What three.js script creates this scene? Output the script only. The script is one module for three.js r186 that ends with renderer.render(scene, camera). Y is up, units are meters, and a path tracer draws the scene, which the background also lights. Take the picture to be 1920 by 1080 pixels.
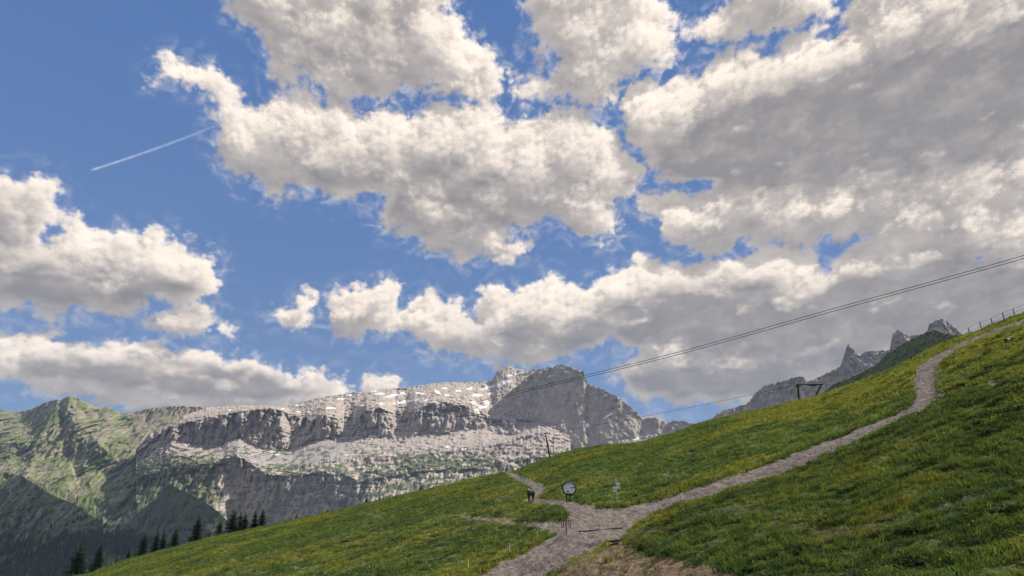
import * as THREE from 'three';
import { createNoise2D, createNoise3D } from 'simplex-noise';
import { mergeGeometries } from 'three/addons/utils/BufferGeometryUtils.js';
import { MarchingCubes } from 'three/addons/objects/MarchingCubes.js';

// ---------------------------------------------------------------- camera
const FOCAL = 1251, PITCH = 17.8 * Math.PI / 180;            // focal length in photo pixels (1920 wide), upward tilt
const scene = new THREE.Scene();
const camera = new THREE.PerspectiveCamera(2 * Math.atan(540 / FOCAL) * 180 / Math.PI, 1920 / 1080, 0.5, 60000);
camera.position.set(0, 6, 0);
camera.rotation.set(PITCH, 0, 0);
const EYE = camera.position;

// ---------------------------------------------------------------- sun, exposure
const SUN_AZ = 78 * Math.PI / 180, SUN_EL = 47 * Math.PI / 180;     // right of the view axis, high
const SUN = new THREE.Vector3(Math.sin(SUN_AZ) * Math.cos(SUN_EL), Math.sin(SUN_EL), -Math.cos(SUN_AZ) * Math.cos(SUN_EL));
const sun = new THREE.DirectionalLight(new THREE.Color(1, 0.93, 0.83), 4.9);
sun.name = 'sun';
sun.position.copy(SUN).multiplyScalar(9000);
sun.castShadow = true;
sun.shadow.mapSize.set(4096, 4096);
Object.assign(sun.shadow.camera, { left: -6000, right: 6000, top: 6000, bottom: -6000, near: 10, far: 20000 });
scene.add(sun, sun.target);
const renderer = new THREE.WebGLRenderer({ antialias: true });
renderer.toneMapping = THREE.LinearToneMapping;
renderer.toneMappingExposure = 1.24;
renderer.shadowMap.enabled = true;
scene.fog = new THREE.FogExp2(new THREE.Color(0.48, 0.67, 1.0), 0.00003);

// ---------------------------------------------------------------- helpers
function mulberry(a) { return () => { a |= 0; a = a + 0x6D2B79F5 | 0; let t = Math.imul(a ^ a >>> 15, 1 | a); t = t + Math.imul(t ^ t >>> 7, 61 | t) ^ t; return ((t ^ t >>> 14) >>> 0) / 4294967296; }; }
const rnd = mulberry(20);
const n2 = createNoise2D(mulberry(3)), n3 = createNoise3D(mulberry(7));
const { lerp, clamp } = THREE.MathUtils;
const smooth = (a, b, x) => { const t = clamp((x - a) / (b - a), 0, 1); return t * t * (3 - 2 * t); };
function fbm2(x, y, o = 4) { let s = 0, a = 0.5; for (let i = 0; i < o; i++) { s += a * n2(x, y); x = x * 2.03 + 17.1; y = y * 2.03 - 9.3; a *= 0.5; } return s; }
function fbm3(x, y, z, o = 4, g = 0.5) { let s = 0, a = 0.5; for (let i = 0; i < o; i++) { s += a * n3(x, y, z); x = x * 2.03 + 17.1; y = y * 2.03 - 9.3; z = z * 2.03 + 4.7; a *= g; } return s; }
function ridged3(x, y, z, o = 4) { let s = 0, a = 0.5; for (let i = 0; i < o; i++) { s += a * (1 - 2 * Math.abs(n3(x, y, z))); x = x * 2.07 + 11.1; y = y * 2.07 - 5.3; z = z * 2.07 + 8.7; a *= 0.5; } return s; }
// value of a polyline [[x, a, b, ...], ...] at x, column c
function at(line, x, c = 1) {
  if (x <= line[0][0]) return line[0][c];
  for (let i = 1; i < line.length; i++) if (x <= line[i][0]) return lerp(line[i - 1][c], line[i][c], (x - line[i - 1][0]) / (line[i][0] - line[i - 1][0]));
  return line[line.length - 1][c];
}
// direction of a surveyed bearing (measured on the photograph), with unit length along the view axis
const CP = Math.cos(PITCH), SP = Math.sin(PITCH);
function bearing(px, py) { const a = (px - 960) / FOCAL, b = (540 - py) / FOCAL; return [a, SP + b * CP, -CP + b * SP]; }
function place(px, py, d) { const v = bearing(px, py); return new THREE.Vector3(EYE.x + v[0] * d, EYE.y + v[1] * d, EYE.z + v[2] * d); }
function inside(poly, x, y) { let c = false; for (let i = 0, j = poly.length - 1; i < poly.length; j = i++) { const [xi, yi] = poly[i], [xj, yj] = poly[j]; if (yi > y !== yj > y && x < (xj - xi) * (y - yi) / (yj - yi) + xi) c = !c; } return c; }
function edge2(poly, x, y) { let m = 1e9; for (let i = 0, j = poly.length - 1; i < poly.length; j = i++) { const [xi, yi] = poly[i], [xj, yj] = poly[j], dx = xj - xi, dy = yj - yi; const t = clamp(((x - xi) * dx + (y - yi) * dy) / (dx * dx + dy * dy + 1e-9), 0, 1), ex = x - xi - t * dx, ey = y - yi - t * dy; m = Math.min(m, ex * ex + ey * ey); } return m; }
const used = {};
function numbered(n) { const k = used[n] = (used[n] ?? -1) + 1; return k ? n + '_' + String(k).padStart(3, '0') : n; }
function shade(o) { o.traverse((m) => { if (m.isMesh) { m.castShadow = true; m.receiveShadow = true; } }); return o; }
function tag(o, label, category, group, kind) { o.userData.label = label; if (category) o.userData.category = category; if (group) o.userData.group = group; if (kind) o.userData.kind = kind; return o; }
function thing(name, label, category, pos, turn = 0, group) { const g = new THREE.Group(); g.name = numbered(name); g.position.copy(pos); g.rotation.y = turn; tag(g, label, category, group); scene.add(g); return g; }
function part(name, geo, mat, parent) { const m = new THREE.Mesh(geo, mat); m.name = name; m.castShadow = m.receiveShadow = true; parent.add(m); return m; }
function top(name, geo, mat, label, category, group, kind) { const m = new THREE.Mesh(geo, mat); m.name = numbered(name); m.castShadow = m.receiveShadow = true; tag(m, label, category, group, kind); scene.add(m); return m; }
const std = (r, g, b, rough = 0.9, extra = {}) => new THREE.MeshStandardMaterial({ color: new THREE.Color().setRGB(r, g, b), roughness: rough, ...extra });
function box(w, h, d, x = 0, y = 0, z = 0) { return new THREE.BoxGeometry(w, h, d).translate(x, y, z); }
function bar(a, b, r0, r1 = r0, seg = 8) { const A = new THREE.Vector3(...a), B = new THREE.Vector3(...b), L = A.distanceTo(B); const g = new THREE.CylinderGeometry(r1, r0, L, seg).translate(0, L / 2, 0); g.applyQuaternion(new THREE.Quaternion().setFromUnitVectors(new THREE.Vector3(0, 1, 0), B.clone().sub(A).normalize())); return g.translate(A.x, A.y, A.z); }

// ---------------------------------------------------------------- sky: air, clouds, one condensation trail
const toAE = ([px, py]) => { const v = bearing(px, py); return [Math.atan2(v[0], -v[2]) * 180 / Math.PI, Math.atan2(v[1], Math.hypot(v[0], v[2])) * 180 / Math.PI]; };
const cloudBanks = [   // [softness of the edge in degrees, outline]
  [0.30, [[-260, 300], [0, 325], [30, 335], [60, 323], [85, 335], [103, 365], [108, 395], [92, 425], [85, 450], [115, 440], [145, 398], [170, 425], [200, 425], [235, 432], [260, 440], [300, 435], [340, 450], [365, 480], [400, 480], [418, 510], [400, 540], [370, 565], [340, 578], [300, 568], [250, 582], [180, 588], [100, 588], [0, 583], [-260, 580]]],
  [0.30, [[270, 612], [290, 585], [330, 580], [370, 568], [400, 580], [415, 600], [448, 612], [430, 622], [380, 622], [330, 628], [280, 625]]],
  [0.30, [[-260, 620], [0, 628], [60, 620], [100, 622], [125, 640], [170, 650], [230, 640], [290, 638], [340, 655], [400, 655], [430, 672], [480, 670], [500, 690], [550, 700], [600, 698], [640, 708], [662, 735], [640, 747], [560, 762], [480, 775], [380, 775], [300, 768], [200, 757], [150, 738], [100, 732], [0, 712], [-260, 700]]],
  [0.25, [[676, 735], [690, 715], [720, 706], [750, 714], [742, 735]]],
  [0.6, [[400, -260], [430, 0], [450, 35], [480, 55], [505, 80], [510, 130], [525, 155], [560, 150], [600, 168], [640, 180], [700, 190], [760, 172], [830, 175], [900, 190], [942, 170], [940, 130], [915, 95], [885, 70], [860, 45], [830, 30], [850, 0], [900, -260]]],
  [0.55, [[288, 150], [300, 125], [320, 112], [345, 130], [400, 125], [425, 150], [440, 180], [470, 192], [500, 197], [520, 175], [560, 165], [590, 165], [610, 182], [650, 190], [680, 218], [720, 205], [760, 217], [830, 195], [880, 195], [940, 218], [1000, 228], [1040, 200], [1080, 205], [1120, 225], [1150, 250], [1180, 275], [1205, 320], [1200, 350], [1155, 380], [1165, 400], [1165, 440], [1120, 450], [1080, 440], [1040, 415], [990, 420], [960, 440], [985, 465], [960, 485], [910, 480], [860, 485], [820, 470], [790, 465], [770, 440], [720, 420], [705, 400], [730, 370], [700, 360], [650, 365], [610, 370], [570, 355], [540, 350], [515, 370], [480, 345], [430, 320], [405, 265], [410, 220], [400, 195], [370, 165], [330, 155]]],
  [0.8, [[985, -260], [990, 20], [1000, 50], [995, 100], [1005, 130], [1040, 135], [985, 155], [950, 168], [980, 190], [1040, 185], [1090, 190], [1140, 195], [1170, 155], [1200, 125], [1240, 125], [1270, 90], [1285, 60], [1260, 30], [1230, 10], [1240, -260]]],
  [0.6, [[1310, 60], [1320, 40], [1350, 20], [1370, -10], [1380, -260], [1560, -260], [1560, 20], [1520, 38], [1480, 48], [1440, 52], [1400, 45], [1380, 65], [1330, 80]]],
  [0.4, [[1165, 200], [1180, 160], [1220, 150], [1270, 148], [1300, 128], [1340, 104], [1400, 88], [1450, 92], [1490, 68], [1530, 50], [1560, 62], [1590, 35], [1600, 0], [1620, -260], [2300, -260], [2300, 600], [1920, 520], [1700, 470], [1600, 442], [1500, 450], [1440, 460], [1400, 448], [1370, 475], [1330, 480], [1290, 465], [1240, 445], [1222, 410], [1195, 390], [1200, 365], [1250, 355], [1290, 360], [1330, 350], [1270, 340], [1230, 330], [1210, 290], [1172, 270], [1165, 235]]],
  [0.3, [[508, 592], [540, 575], [560, 558], [590, 560], [597, 580], [585, 608], [560, 612], [530, 603]]],
  [0.3, [[610, 582], [620, 555], [650, 545], [690, 535], [715, 520], [745, 540], [740, 565], [745, 582], [770, 560], [815, 550], [830, 572], [860, 570], [890, 587], [900, 555], [920, 533], [960, 540], [1000, 535], [1040, 516], [1060, 535], [1110, 545], [1120, 520], [1160, 500], [1200, 484], [1240, 490], [1290, 497], [1330, 490], [1380, 475], [1420, 453], [1480, 453], [1530, 480], [1548, 512], [1600, 455], [1680, 430], [1750, 430], [1830, 450], [1920, 440], [2300, 400], [2300, 820], [1800, 760], [1590, 700], [1520, 735], [1400, 752], [1250, 757], [1180, 742], [1155, 710], [1160, 685], [1190, 660], [1150, 640], [1120, 652], [1070, 672], [1030, 685], [930, 682], [850, 672], [790, 660], [800, 640], [740, 627], [690, 632], [640, 627], [612, 612]]],
  [0.2, [[1196, 786], [1204, 776], [1222, 778], [1240, 790]]],
].map(([w, p]) => { const q = p.map(toAE); return { w, q, x0: Math.min(...q.map((v) => v[0])) - 3, x1: Math.max(...q.map((v) => v[0])) + 3, y0: Math.min(...q.map((v) => v[1])) - 3, y1: Math.max(...q.map((v) => v[1])) + 3 }; });
const thick = [[1580, 235, 330, 85, 1], [1790, 190, 260, 105, 1], [1380, 300, 170, 50, 0.95], [1720, 575, 300, 65, 0.9], [1330, 600, 190, 52, 0.8], [1500, 640, 210, 50, 0.7], [1340, 720, 160, 30, 0.7], [1850, 610, 180, 50, 0.7], [120, 535, 260, 45, 0.5], [350, 712, 240, 30, 0.5], [800, 370, 230, 70, 0.35], [1060, 640, 170, 40, 0.4], [660, 90, 130, 60, 0.25], [30, 420, 80, 60, 0.3]]
  .map(([x, y, rx, ry, k]) => { const c = toAE([x, y]), e = toAE([x + rx, y]), f = toAE([x, y - ry]); return [c[0], c[1], e[0] - c[0], f[1] - c[1], k]; });
const gaps = [[1790, 438, 26, 9], [1835, 485, 18, 6], [1300, 345, 60, 8], [880, 110, 14, 12], [1040, 95, 30, 26], [1560, 60, 40, 14], [620, 92, 22, 22], [805, 128, 40, 34], [1400, 470, 22, 14], [1170, 420, 20, 40]].map(([x, y, rx, ry]) => { const c = toAE([x, y]), e = toAE([x + rx, y]), f = toAE([x, y - ry]); return [c[0], c[1], e[0] - c[0], f[1] - c[1]]; });
const trail = [toAE([168, 320]), toAE([404, 236])];
{
  // tileable billow noise volume (cells of three sizes), sampled at two scales by the cloud march below
  const N = 96, vol = new Float32Array(N * N * N), vr = mulberry(91);
  for (const [cells, amp] of [[4, 0.56], [8, 0.28], [16, 0.16]]) {
    const pts = new Float32Array(cells ** 3 * 3).map(() => vr());
    for (let z = 0; z < N; z++) for (let y = 0; y < N; y++) for (let x = 0; x < N; x++) {
      const u = x / N * cells, v = y / N * cells, w = z / N * cells, iu = Math.floor(u), iv = Math.floor(v), iw = Math.floor(w);
      let m = 9;
      for (let a = -1; a < 2; a++) for (let b = -1; b < 2; b++) for (let c = -1; c < 2; c++) {
        const cu = iu + a, cv = iv + b, cw = iw + c, k = (((cw + cells) % cells * cells + (cv + cells) % cells) * cells + (cu + cells) % cells) * 3;
        const dx = cu + pts[k] - u, dy = cv + pts[k + 1] - v, dz = cw + pts[k + 2] - w, q = dx * dx + dy * dy + dz * dz;
        if (q < m) m = q;
      }
      vol[(z * N + y) * N + x] += amp * (1 - 1.25 * Math.sqrt(m));
    }
  }
  const fetch = (x, y, z) => {                                       // trilinear, wrapped, one period per unit
    x = (x - Math.floor(x)) * N; y = (y - Math.floor(y)) * N; z = (z - Math.floor(z)) * N;
    const i = x | 0, j = y | 0, k = z | 0, fx = x - i, fy = y - j, fz = z - k, i1 = (i + 1) % N, j1 = (j + 1) % N, k1 = (k + 1) % N;
    const a = (k * N + j) * N, b = (k * N + j1) * N, c = (k1 * N + j) * N, d = (k1 * N + j1) * N;
    const p = vol[a + i] + (vol[a + i1] - vol[a + i]) * fx, q = vol[b + i] + (vol[b + i1] - vol[b + i]) * fx, r = vol[c + i] + (vol[c + i1] - vol[c + i]) * fx, s = vol[d + i] + (vol[d + i1] - vol[d + i]) * fx;
    return (p + (q - p) * fy) * (1 - fz) + (r + (s - r) * fy) * fz;
  };
  const W = 4096, H = 2560, R0 = H / 2 - 40, rows = H - R0, field = new Float32Array(W * rows), soft = new Float32Array(W * rows), data = new Float32Array(W * H * 4);
  const elOf = (r) => ((r + R0 + 0.5) / H - 0.5) * 180, D = Math.PI / 180, azOf = (c) => { const lon = ((c + 0.5) / W - 0.5) * 2 * Math.PI; return Math.atan2(Math.cos(lon), -Math.sin(lon)) / D; };
  const beyond = (az, el) => Math.max(Math.abs(az) - 44, el - 46, 0);      // 0 where cloud outlines were measured
  for (let r = 0; r < rows; r++) {
    const el = elOf(r), cy = Math.cos(el * D), sy = Math.sin(el * D);
    for (let c = 0; c < W; c++) {
      const k = r * W + c, az = azOf(c), near = beyond(az, el);
      if (near > 8 && (r & 3 || c & 3)) { field[k] = field[(r & ~3) * W + (c & ~3)]; soft[k] = 0.5; continue; }
      const x = Math.sin(az * D) * cy, z = -Math.cos(az * D) * cy;
      let sd = -4, w = 0.5;
      if (near < 8) for (const b of cloudBanks) {
        if (az < b.x0 || az > b.x1 || el < b.y0 || el > b.y1) continue;
        const e = Math.sqrt(edge2(b.q, az, el)), s = inside(b.q, az, el) ? e : -e;
        if (s > sd) { sd = s; w = b.w; }
      }
      if (near > 0) { const o = fbm3(x * 4 + 3, sy * 7, z * 4, 3) * 9 + 0.6, t = Math.min(near / 8, 1); sd = lerp(sd, clamp(o, -4, 4), t); w = lerp(w, 0.5, t); }
      for (const g of gaps) { const q = ((az - g[0]) / g[2]) ** 2 + ((el - g[1]) / g[3]) ** 2; if (q < 9) sd -= 1.4 * Math.exp(-q * 1.3) * Math.min(1, Math.max(sd, 0) + 0.4); }
      field[k] = sd > -2.5 ? sd + (0.35 + 0.5 * w) * fbm3(x * 20, sy * 24, z * 20, 4, 0.6) + (w > 0.5 ? 1.2 * (w - 0.3) * Math.min(0, fbm3(x * 9 + 4, sy * 11, z * 9, 3) + 0.02) * 2.2 : 0) : sd; soft[k] = w;
    }
  }
  const pxU = 360 / W, pyU = 180 / H;
  const sdAt = (r, c) => field[Math.min(Math.max(r | 0, 0), rows - 1) * W + (((c | 0) % W) + W) % W];
  // cloud density at (degrees right, degrees up, degrees deep); s = distance inside the outline
  const dens = (X, Y, Z, s, w) => {
    const t = Math.min(s, 2.2), base = t - Z * Z * 0.16;
    if (base < -1.5) return 0;
    const n = fetch(X / 12.1, Y / 9.7, Z / 9.1 + 0.37) + fetch(X / 2.6 + 0.2, Y / 2.3, Z / 2.3) * (0.45 + 0.4 * w) + (fetch(X / 0.83 + 0.4, Y / 0.71, Z / 0.8) - 0.3) * (0.16 + 0.34 * w);
    return (base + (n - 0.62) * (2.1 + 0.8 * w)) * (2.9 - 2.5 * w);
  };
  const LX = 0.48, LY = 0.82, LZ = -0.12;
  for (let R = 0; R < H; R++) {
    const r = Math.max(R - R0, 0), el = elOf(r), e = Math.max(el, 0), cosE = Math.cos(el * D);
    for (let c = 0; c < W; c++) {
      const az = azOf(c), o = (R * W + c) * 4, k = r * W + c, sd = field[k], w = soft[k], far = beyond(az, el) > 8;
      if (R < R0 && R > 0) { data.copyWithin(o, o - W * 4, o - W * 4 + 4); continue; }
      if (far && R >= R0 && (r & 3 || c & 3) && !(r < 4)) { const p = ((R0 + (r & ~3)) * W + (c & ~3)) * 4; data.copyWithin(o, p, p + 4); continue; }
      const a = Math.exp(-e / 16);
      let cr = lerp(0.062, 0.205, a), cg = lerp(0.138, 0.315, a), cb = lerp(0.345, 0.500, a);
      if (sd > -2.2 && !far) {                                          // thin veils and filaments round the clouds
        const gx = az / 2.1 + 0.5 * fbm2(az / 3, el / 3, 2), gy = el / 1.5 + 0.5 * fbm2(az / 3 + 7, el / 3, 2), q = smooth(-1.7 - w, 0.3, sd) * clamp(0.22 + 1.15 * fbm2(gx, gy, 5) + (1 - Math.abs(n2(gx * 2.3, gy * 2.3)) * 2.2) * 0.16, 0, 1) ** 1.6 * (0.25 + 0.75 * w);
        cr = lerp(cr, 0.66, q); cg = lerp(cg, 0.63, q); cb = lerp(cb, 0.62, q);
      }
      if (sd > -1.6) {
        const X = az * cosE, Y = el, reach = Math.sqrt(Math.max(Math.min(sd, 2.2) + 1.5, 0.05) / 0.16), n = far ? 8 : 22, dz = 2 * reach / n;
        let core = 0;
        for (const t of thick) { const q = ((az - t[0]) / t[2]) ** 2 + ((el - t[1]) / t[3]) ** 2; if (q < 6) core = Math.max(core, t[4] * Math.exp(-q * q * 0.5)); }
        const flat = core * smooth(0.1, 1.2, sd);
        let T = 1, L = 0, A = 0;
        const j = (((r * 7919 + c * 104729) % 97) / 97 - 0.5) * 0.6;
        for (let i = 0; i < n && T > 0.03; i++) {
          const Z = -reach + (i + 0.5 + j) * dz, q = dens(X, Y, Z, sd, w);
          if (q <= 0) continue;
          let tau = 0;
          for (let s = 1; s <= 5; s++) {
            const l = s * s * 0.15, rr = r + l * LY / pyU, cc = c + l * LX / pxU / cosE;
            const h = dens(X + l * LX, Y + l * LY, Z + l * LZ, sdAt(rr, cc), w);
            if (h > 0) tau += Math.min(h, 1.6) * (0.14 + 0.32 * (s - 1));
          }
          const op = 1 - Math.exp(-Math.min(q, 2.0) * dz * 2.3), sunIn = 0.62 * Math.exp(-tau * 1.5) + 0.38 * Math.exp(-tau * 0.16);
          L += T * op * sunIn; A += T * op; T *= 1 - op;
        }
        if (A > 0.002) {
          let lit = L / A;
          lit = lerp(lit, lit * 0.10 - 0.035 + 0.16 * Math.max(0, fbm2(X / 5, Y / 2.5, 4)), clamp(flat * 2.2 * (0.9 + 1.1 * fbm2(X / 6 + 3, Y / 3, 4)), 0, 0.96));
          lit += 0.16 * (1 - flat) * fbm2(X / 4.2 + 8, Y / 2.4, 4);
          const al = 1 - T, v = clamp(0.04 + 1.16 * lit, 0, 1.2);
          cr = lerp(cr, lerp(0.225, 0.86, v), al); cg = lerp(cg, lerp(0.215, 0.755, v), al); cb = lerp(cb, lerp(0.222, 0.655, v), al);
        }
      }
      if (az > trail[0][0] - 1 && az < trail[1][0] + 1 && el > 10) {
        const dx = trail[1][0] - trail[0][0], dy = trail[1][1] - trail[0][1], t = ((az - trail[0][0]) * dx + (el - trail[0][1]) * dy) / (dx * dx + dy * dy);
        if (t > 0 && t < 1) { const q = Math.hypot(az - trail[0][0] - t * dx, el - trail[0][1] - t * dy), m = smooth(0.075 + 0.04 * t, 0.01, q) * Math.min(1, t * 30) * (0.85 - 0.65 * t) * (0.85 + 0.3 * n2(t * 30, 3)); cr = lerp(cr, 0.62, m); cg = lerp(cg, 0.68, m); cb = lerp(cb, 0.74, m); }
      }
      data[o] = cr; data[o + 1] = cg; data[o + 2] = cb; data[o + 3] = 1;
    }
  }
  const tex = new THREE.DataTexture(data, W, H, THREE.RGBAFormat, THREE.FloatType);
  tex.mapping = THREE.EquirectangularReflectionMapping; tex.magFilter = tex.minFilter = THREE.LinearFilter; tex.needsUpdate = true;
  scene.background = tex; scene.environment = tex;
}
console.log('sky done');
// ---------------------------------------------------------------- the hill: survey of its crest and slopes
// [bearing column, crest row]; [column, depth near]; [column, depth of the crest]
const CREST = [[-400, 1195], [-150, 1135], [0, 1100], [130, 1083], [160, 1080], [240, 1050], [330, 1028], [400, 1008], [480, 992], [560, 975], [640, 957], [720, 938], [800, 918], [860, 906], [920, 893], [955, 886], [970, 884], [990, 874], [1032, 860], [1060, 850], [1090, 843], [1130, 838], [1200, 832], [1260, 815], [1310, 797], [1380, 780], [1440, 768], [1495, 754], [1540, 743], [1600, 722], [1660, 700], [1700, 682], [1730, 666], [1755, 653], [1773, 645], [1796, 637], [1818, 629], [1841, 621], [1862, 613], [1884, 604], [1903, 596], [1920, 589], [2000, 556], [2200, 470], [2400, 390]];
const BASE = 1400;                                   // row to which the near depths belong
const NEAR = [[-400, 36], [0, 33], [200, 31], [400, 29], [700, 26], [1000, 24], [1157, 21.5], [1400, 18.2], [1700, 17.4], [1920, 17.5], [2400, 17]];
const CRESTD = [[-400, 215], [0, 205], [400, 192], [700, 182], [955, 172], [1200, 152], [1500, 140], [1720, 114], [1920, 100], [2400, 90]];
const CR = 0.05;
function table(line, x0, x1, blur) { const n = x1 - x0 + 1, a = new Float32Array(n), b = new Float32Array(n); for (let i = 0; i < n; i++) a[i] = at(line, x0 + i); for (let i = 0; i < n; i++) { let s = 0, w = 0; for (let j = -blur; j <= blur; j++) { const k = clamp(i + j, 0, n - 1); s += a[k]; w++; } b[i] = s / w; } return (x) => { const t = clamp(x - x0, 0, n - 1.001), i = Math.floor(t); return lerp(b[i], b[i + 1], t - i); }; }
const crestY = table(CREST, -420, 2420, 7), nearD = table(NEAR, -420, 2420, 60), crestD = table(CRESTD, -420, 2420, 50);
const swell = (x, z) => 0.34 * fbm2(x / 17, z / 17, 3) + 0.16 * fbm2(x / 4.3 + 5, z / 3.1, 3) + 0.10 * n2(x / 1.5 + 3, z / 0.8) + 0.05 * n2(x / 0.7, z / 0.5);
function rowAt(px, d) { const d0 = nearD(px), dc = crestD(px), v = (1 / d0 - 1 / d) / (1 / d0 - 1 / dc), q = 1 - v; return BASE - (1 - q * q * (1 + CR) / (q + CR)) * (BASE - crestY(px)); }
function depthAt(px, py) { const yc = crestY(px), m = Math.max(1 - (BASE - py) / (BASE - yc), 0), q = (m + Math.sqrt(m * m + 4 * (1 + CR) * m * CR)) / (2 * (1 + CR)); return 1 / (q / nearD(px) + (1 - q) / crestD(px)); }
// ground point of a bearing column at a depth; past the crest the hill rolls away
function hill(px, d) {
  const dc = crestD(px); let p;
  if (d <= dc) p = place(px, rowAt(px, d), d);
  else {
    p = place(px, crestY(px), dc); const v = bearing(px, crestY(px)), e = d - dc, k = 0.004, lim = 75;
    p.x += v[0] * e; p.z += v[2] * e; p.y += v[1] * e - (e < lim ? k * e * e : k * lim * lim + 2 * k * lim * (e - lim));
  }
  p.y += swell(p.x, p.z) * Math.min(1, d / 40);
  return p;
}
const ground = (px, py) => hill(px, depthAt(px, py));

// outlines of bare ground, measured on the photograph (bearing column, row)
const PATH = [[962, 886], [985, 896], [1010, 905], [1022, 911], [1018, 920], [1010, 930], [1004, 936], [1030, 938], [1070, 940], [1090, 947], [1130, 953], [1157, 951], [1200, 942], [1250, 933], [1300, 918], [1400, 888], [1500, 850], [1600, 808], [1680, 778], [1708, 765], [1716, 750], [1714, 715], [1718, 690], [1745, 669], [1790, 648], [1840, 629], [1880, 613], [1920, 598], [2100, 524], [2100, 538], [1920, 608], [1880, 622], [1840, 637], [1800, 655], [1775, 669], [1757, 690], [1755, 720], [1762, 735], [1758, 750], [1738, 767], [1705, 784], [1645, 811], [1560, 848], [1480, 880], [1400, 906], [1330, 927], [1270, 942], [1235, 955], [1200, 975], [1175, 995], [1165, 1010], [1130, 1022], [1090, 1040], [1060, 1058], [1030, 1072], [1000, 1090], [900, 1160], [700, 1300], [500, 1300], [760, 1140], [885, 1085], [930, 1064], [975, 1043], [1005, 1026], [1045, 1004], [1012, 990], [985, 981], [1030, 981], [1060, 977], [1070, 966], [1056, 953], [1030, 945], [1000, 943], [982, 937], [992, 930], [998, 919], [995, 911], [975, 903], [958, 893], [944, 886]];
const BROWN = [[1165, 1013], [1190, 1030], [1230, 1042], [1290, 1052], [1340, 1060], [1385, 1072], [1375, 1110], [950, 1125], [1060, 1060], [1110, 1035]];
const TAN = [[990, 981], [960, 974], [900, 968], [840, 963], [838, 967], [900, 975], [960, 984], [1012, 991]];
const TRACK = [[1172, 1008, 5], [1195, 1000, 5], [1260, 985, 5], [1330, 963, 6], [1400, 957, 7], [1450, 970, 7], [1490, 988, 7], [1550, 997, 8], [1650, 985, 8], [1750, 962, 9], [1850, 928, 8], [1920, 903, 9], [2050, 850, 10]];
const SPOTS = [[1860, 718, 9, 9, 0.9], [1254, 891, 30, 5, 0.6], [1890, 657, 22, 2.2, 0.9], [700, 1000, 20, 2, 0.5], [560, 1068, 20, 4, 0.6], [680, 1062, 30, 3, 0.5], [790, 1042, 22, 5, 0.4], [700, 966, 40, 1.5, 0.5], [1870, 1045, 60, 8, 0.3], [1040, 937, 14, 3, 0.5], [1290, 1000, 30, 3, 0.3]];
const PALE = [[1852, 713], [1862, 710], [1869, 711], [1866, 718], [1871, 724], [1862, 729], [1855, 722], [1850, 718]];
const WHEELS = [[[655, 962], [700, 966], [735, 974]], [[690, 958], [720, 963], [745, 972]]];
const onPath = (x, y) => inside(PATH, x, y);
function bare(px, py) {            // how worn the turf is here: [brown, tan, greyish track], 0 to 1
  let b = inside(BROWN, px, py) ? Math.min(1, 0.35 + Math.sqrt(edge2(BROWN, px, py)) / 14) : 0, t = inside(TAN, px, py) ? 0.9 : inside(PALE, px, py) ? 1.6 : 0, g = 0;
  if (px > 1160) { const y = at(TRACK, px, 1), h = at(TRACK, px, 2); g = Math.min(1, Math.max(0, 1 - Math.abs(py - y) / h) * 1.5); }
  for (const s of SPOTS) t = Math.max(t, s[4] * Math.max(0, 1.3 - Math.hypot((px - s[0]) / s[2], (py - s[1]) / s[3])));
  for (const l of WHEELS) if (px > 640 && px < 760) for (let i = 1; i < l.length; i++) if (px >= l[i - 1][0] && px <= l[i][0] && Math.abs(py - lerp(l[i - 1][1], l[i][1], (px - l[i - 1][0]) / (l[i][0] - l[i - 1][0]))) < 1.2) t = Math.max(t, 0.7);
  return [b, Math.min(t, 1.3), g];
}
// turf colours (linear base colours)
const GREEN = [[0.128, 0.192, 0.038], [0.078, 0.134, 0.030], [0.235, 0.262, 0.038], [0.190, 0.180, 0.065]];
function turf(px, py, x, z, out) {
  const a = fbm2(x / 14 + 3, z / 9, 4), b = fbm2(x / 3.1, z / 1.7 + 7, 3), c = fbm2(x / 40, z / 40 + 2, 2);
  const dark = smooth(0.05, 0.35, a * 0.8 + b * 0.7), yel = smooth(0.02, 0.4, -a * 0.7 + c * 0.9 + b * 0.3 + (px > 1250 && py < 790 ? 0.22 : 0) + (px > 1700 && py < 740 ? 0.2 : 0)), dry = smooth(0.3, 0.5, b - a * 0.6);
  for (let i = 0; i < 3; i++) out[i] = lerp(lerp(lerp(GREEN[0][i], GREEN[1][i], dark), GREEN[2][i], yel * 0.8), GREEN[3][i], dry * 0.22);
  return out;
}

// ---- ground textures in metres
function grain(n, f, seed) { const d = new Uint8Array(n * n * 4), q = createNoise2D(mulberry(seed)); for (let j = 0; j < n; j++) for (let i = 0; i < n; i++) { const v = f(i / n, j / n, q), o = (j * n + i) * 4; for (let c = 0; c < 3; c++) d[o + c] = clamp(v[c], 0, 1) * 255; d[o + 3] = 255; } const t = new THREE.DataTexture(d, n, n); t.wrapS = t.wrapT = THREE.RepeatWrapping; t.magFilter = t.minFilter = THREE.LinearFilter; t.needsUpdate = true; return t; }
const wrapN = (q, u, v, f) => { const a = u * 2 * Math.PI, b = v * 2 * Math.PI; return (q(Math.cos(a) * f + 3 * f, Math.cos(b) * f) + q(Math.sin(a) * f, Math.sin(b) * f + 5 * f) + q(Math.cos(a) * f - Math.sin(b) * f, Math.sin(a) * f + Math.cos(b) * f)) / 3; };
const gr = mulberry(5);
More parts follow.
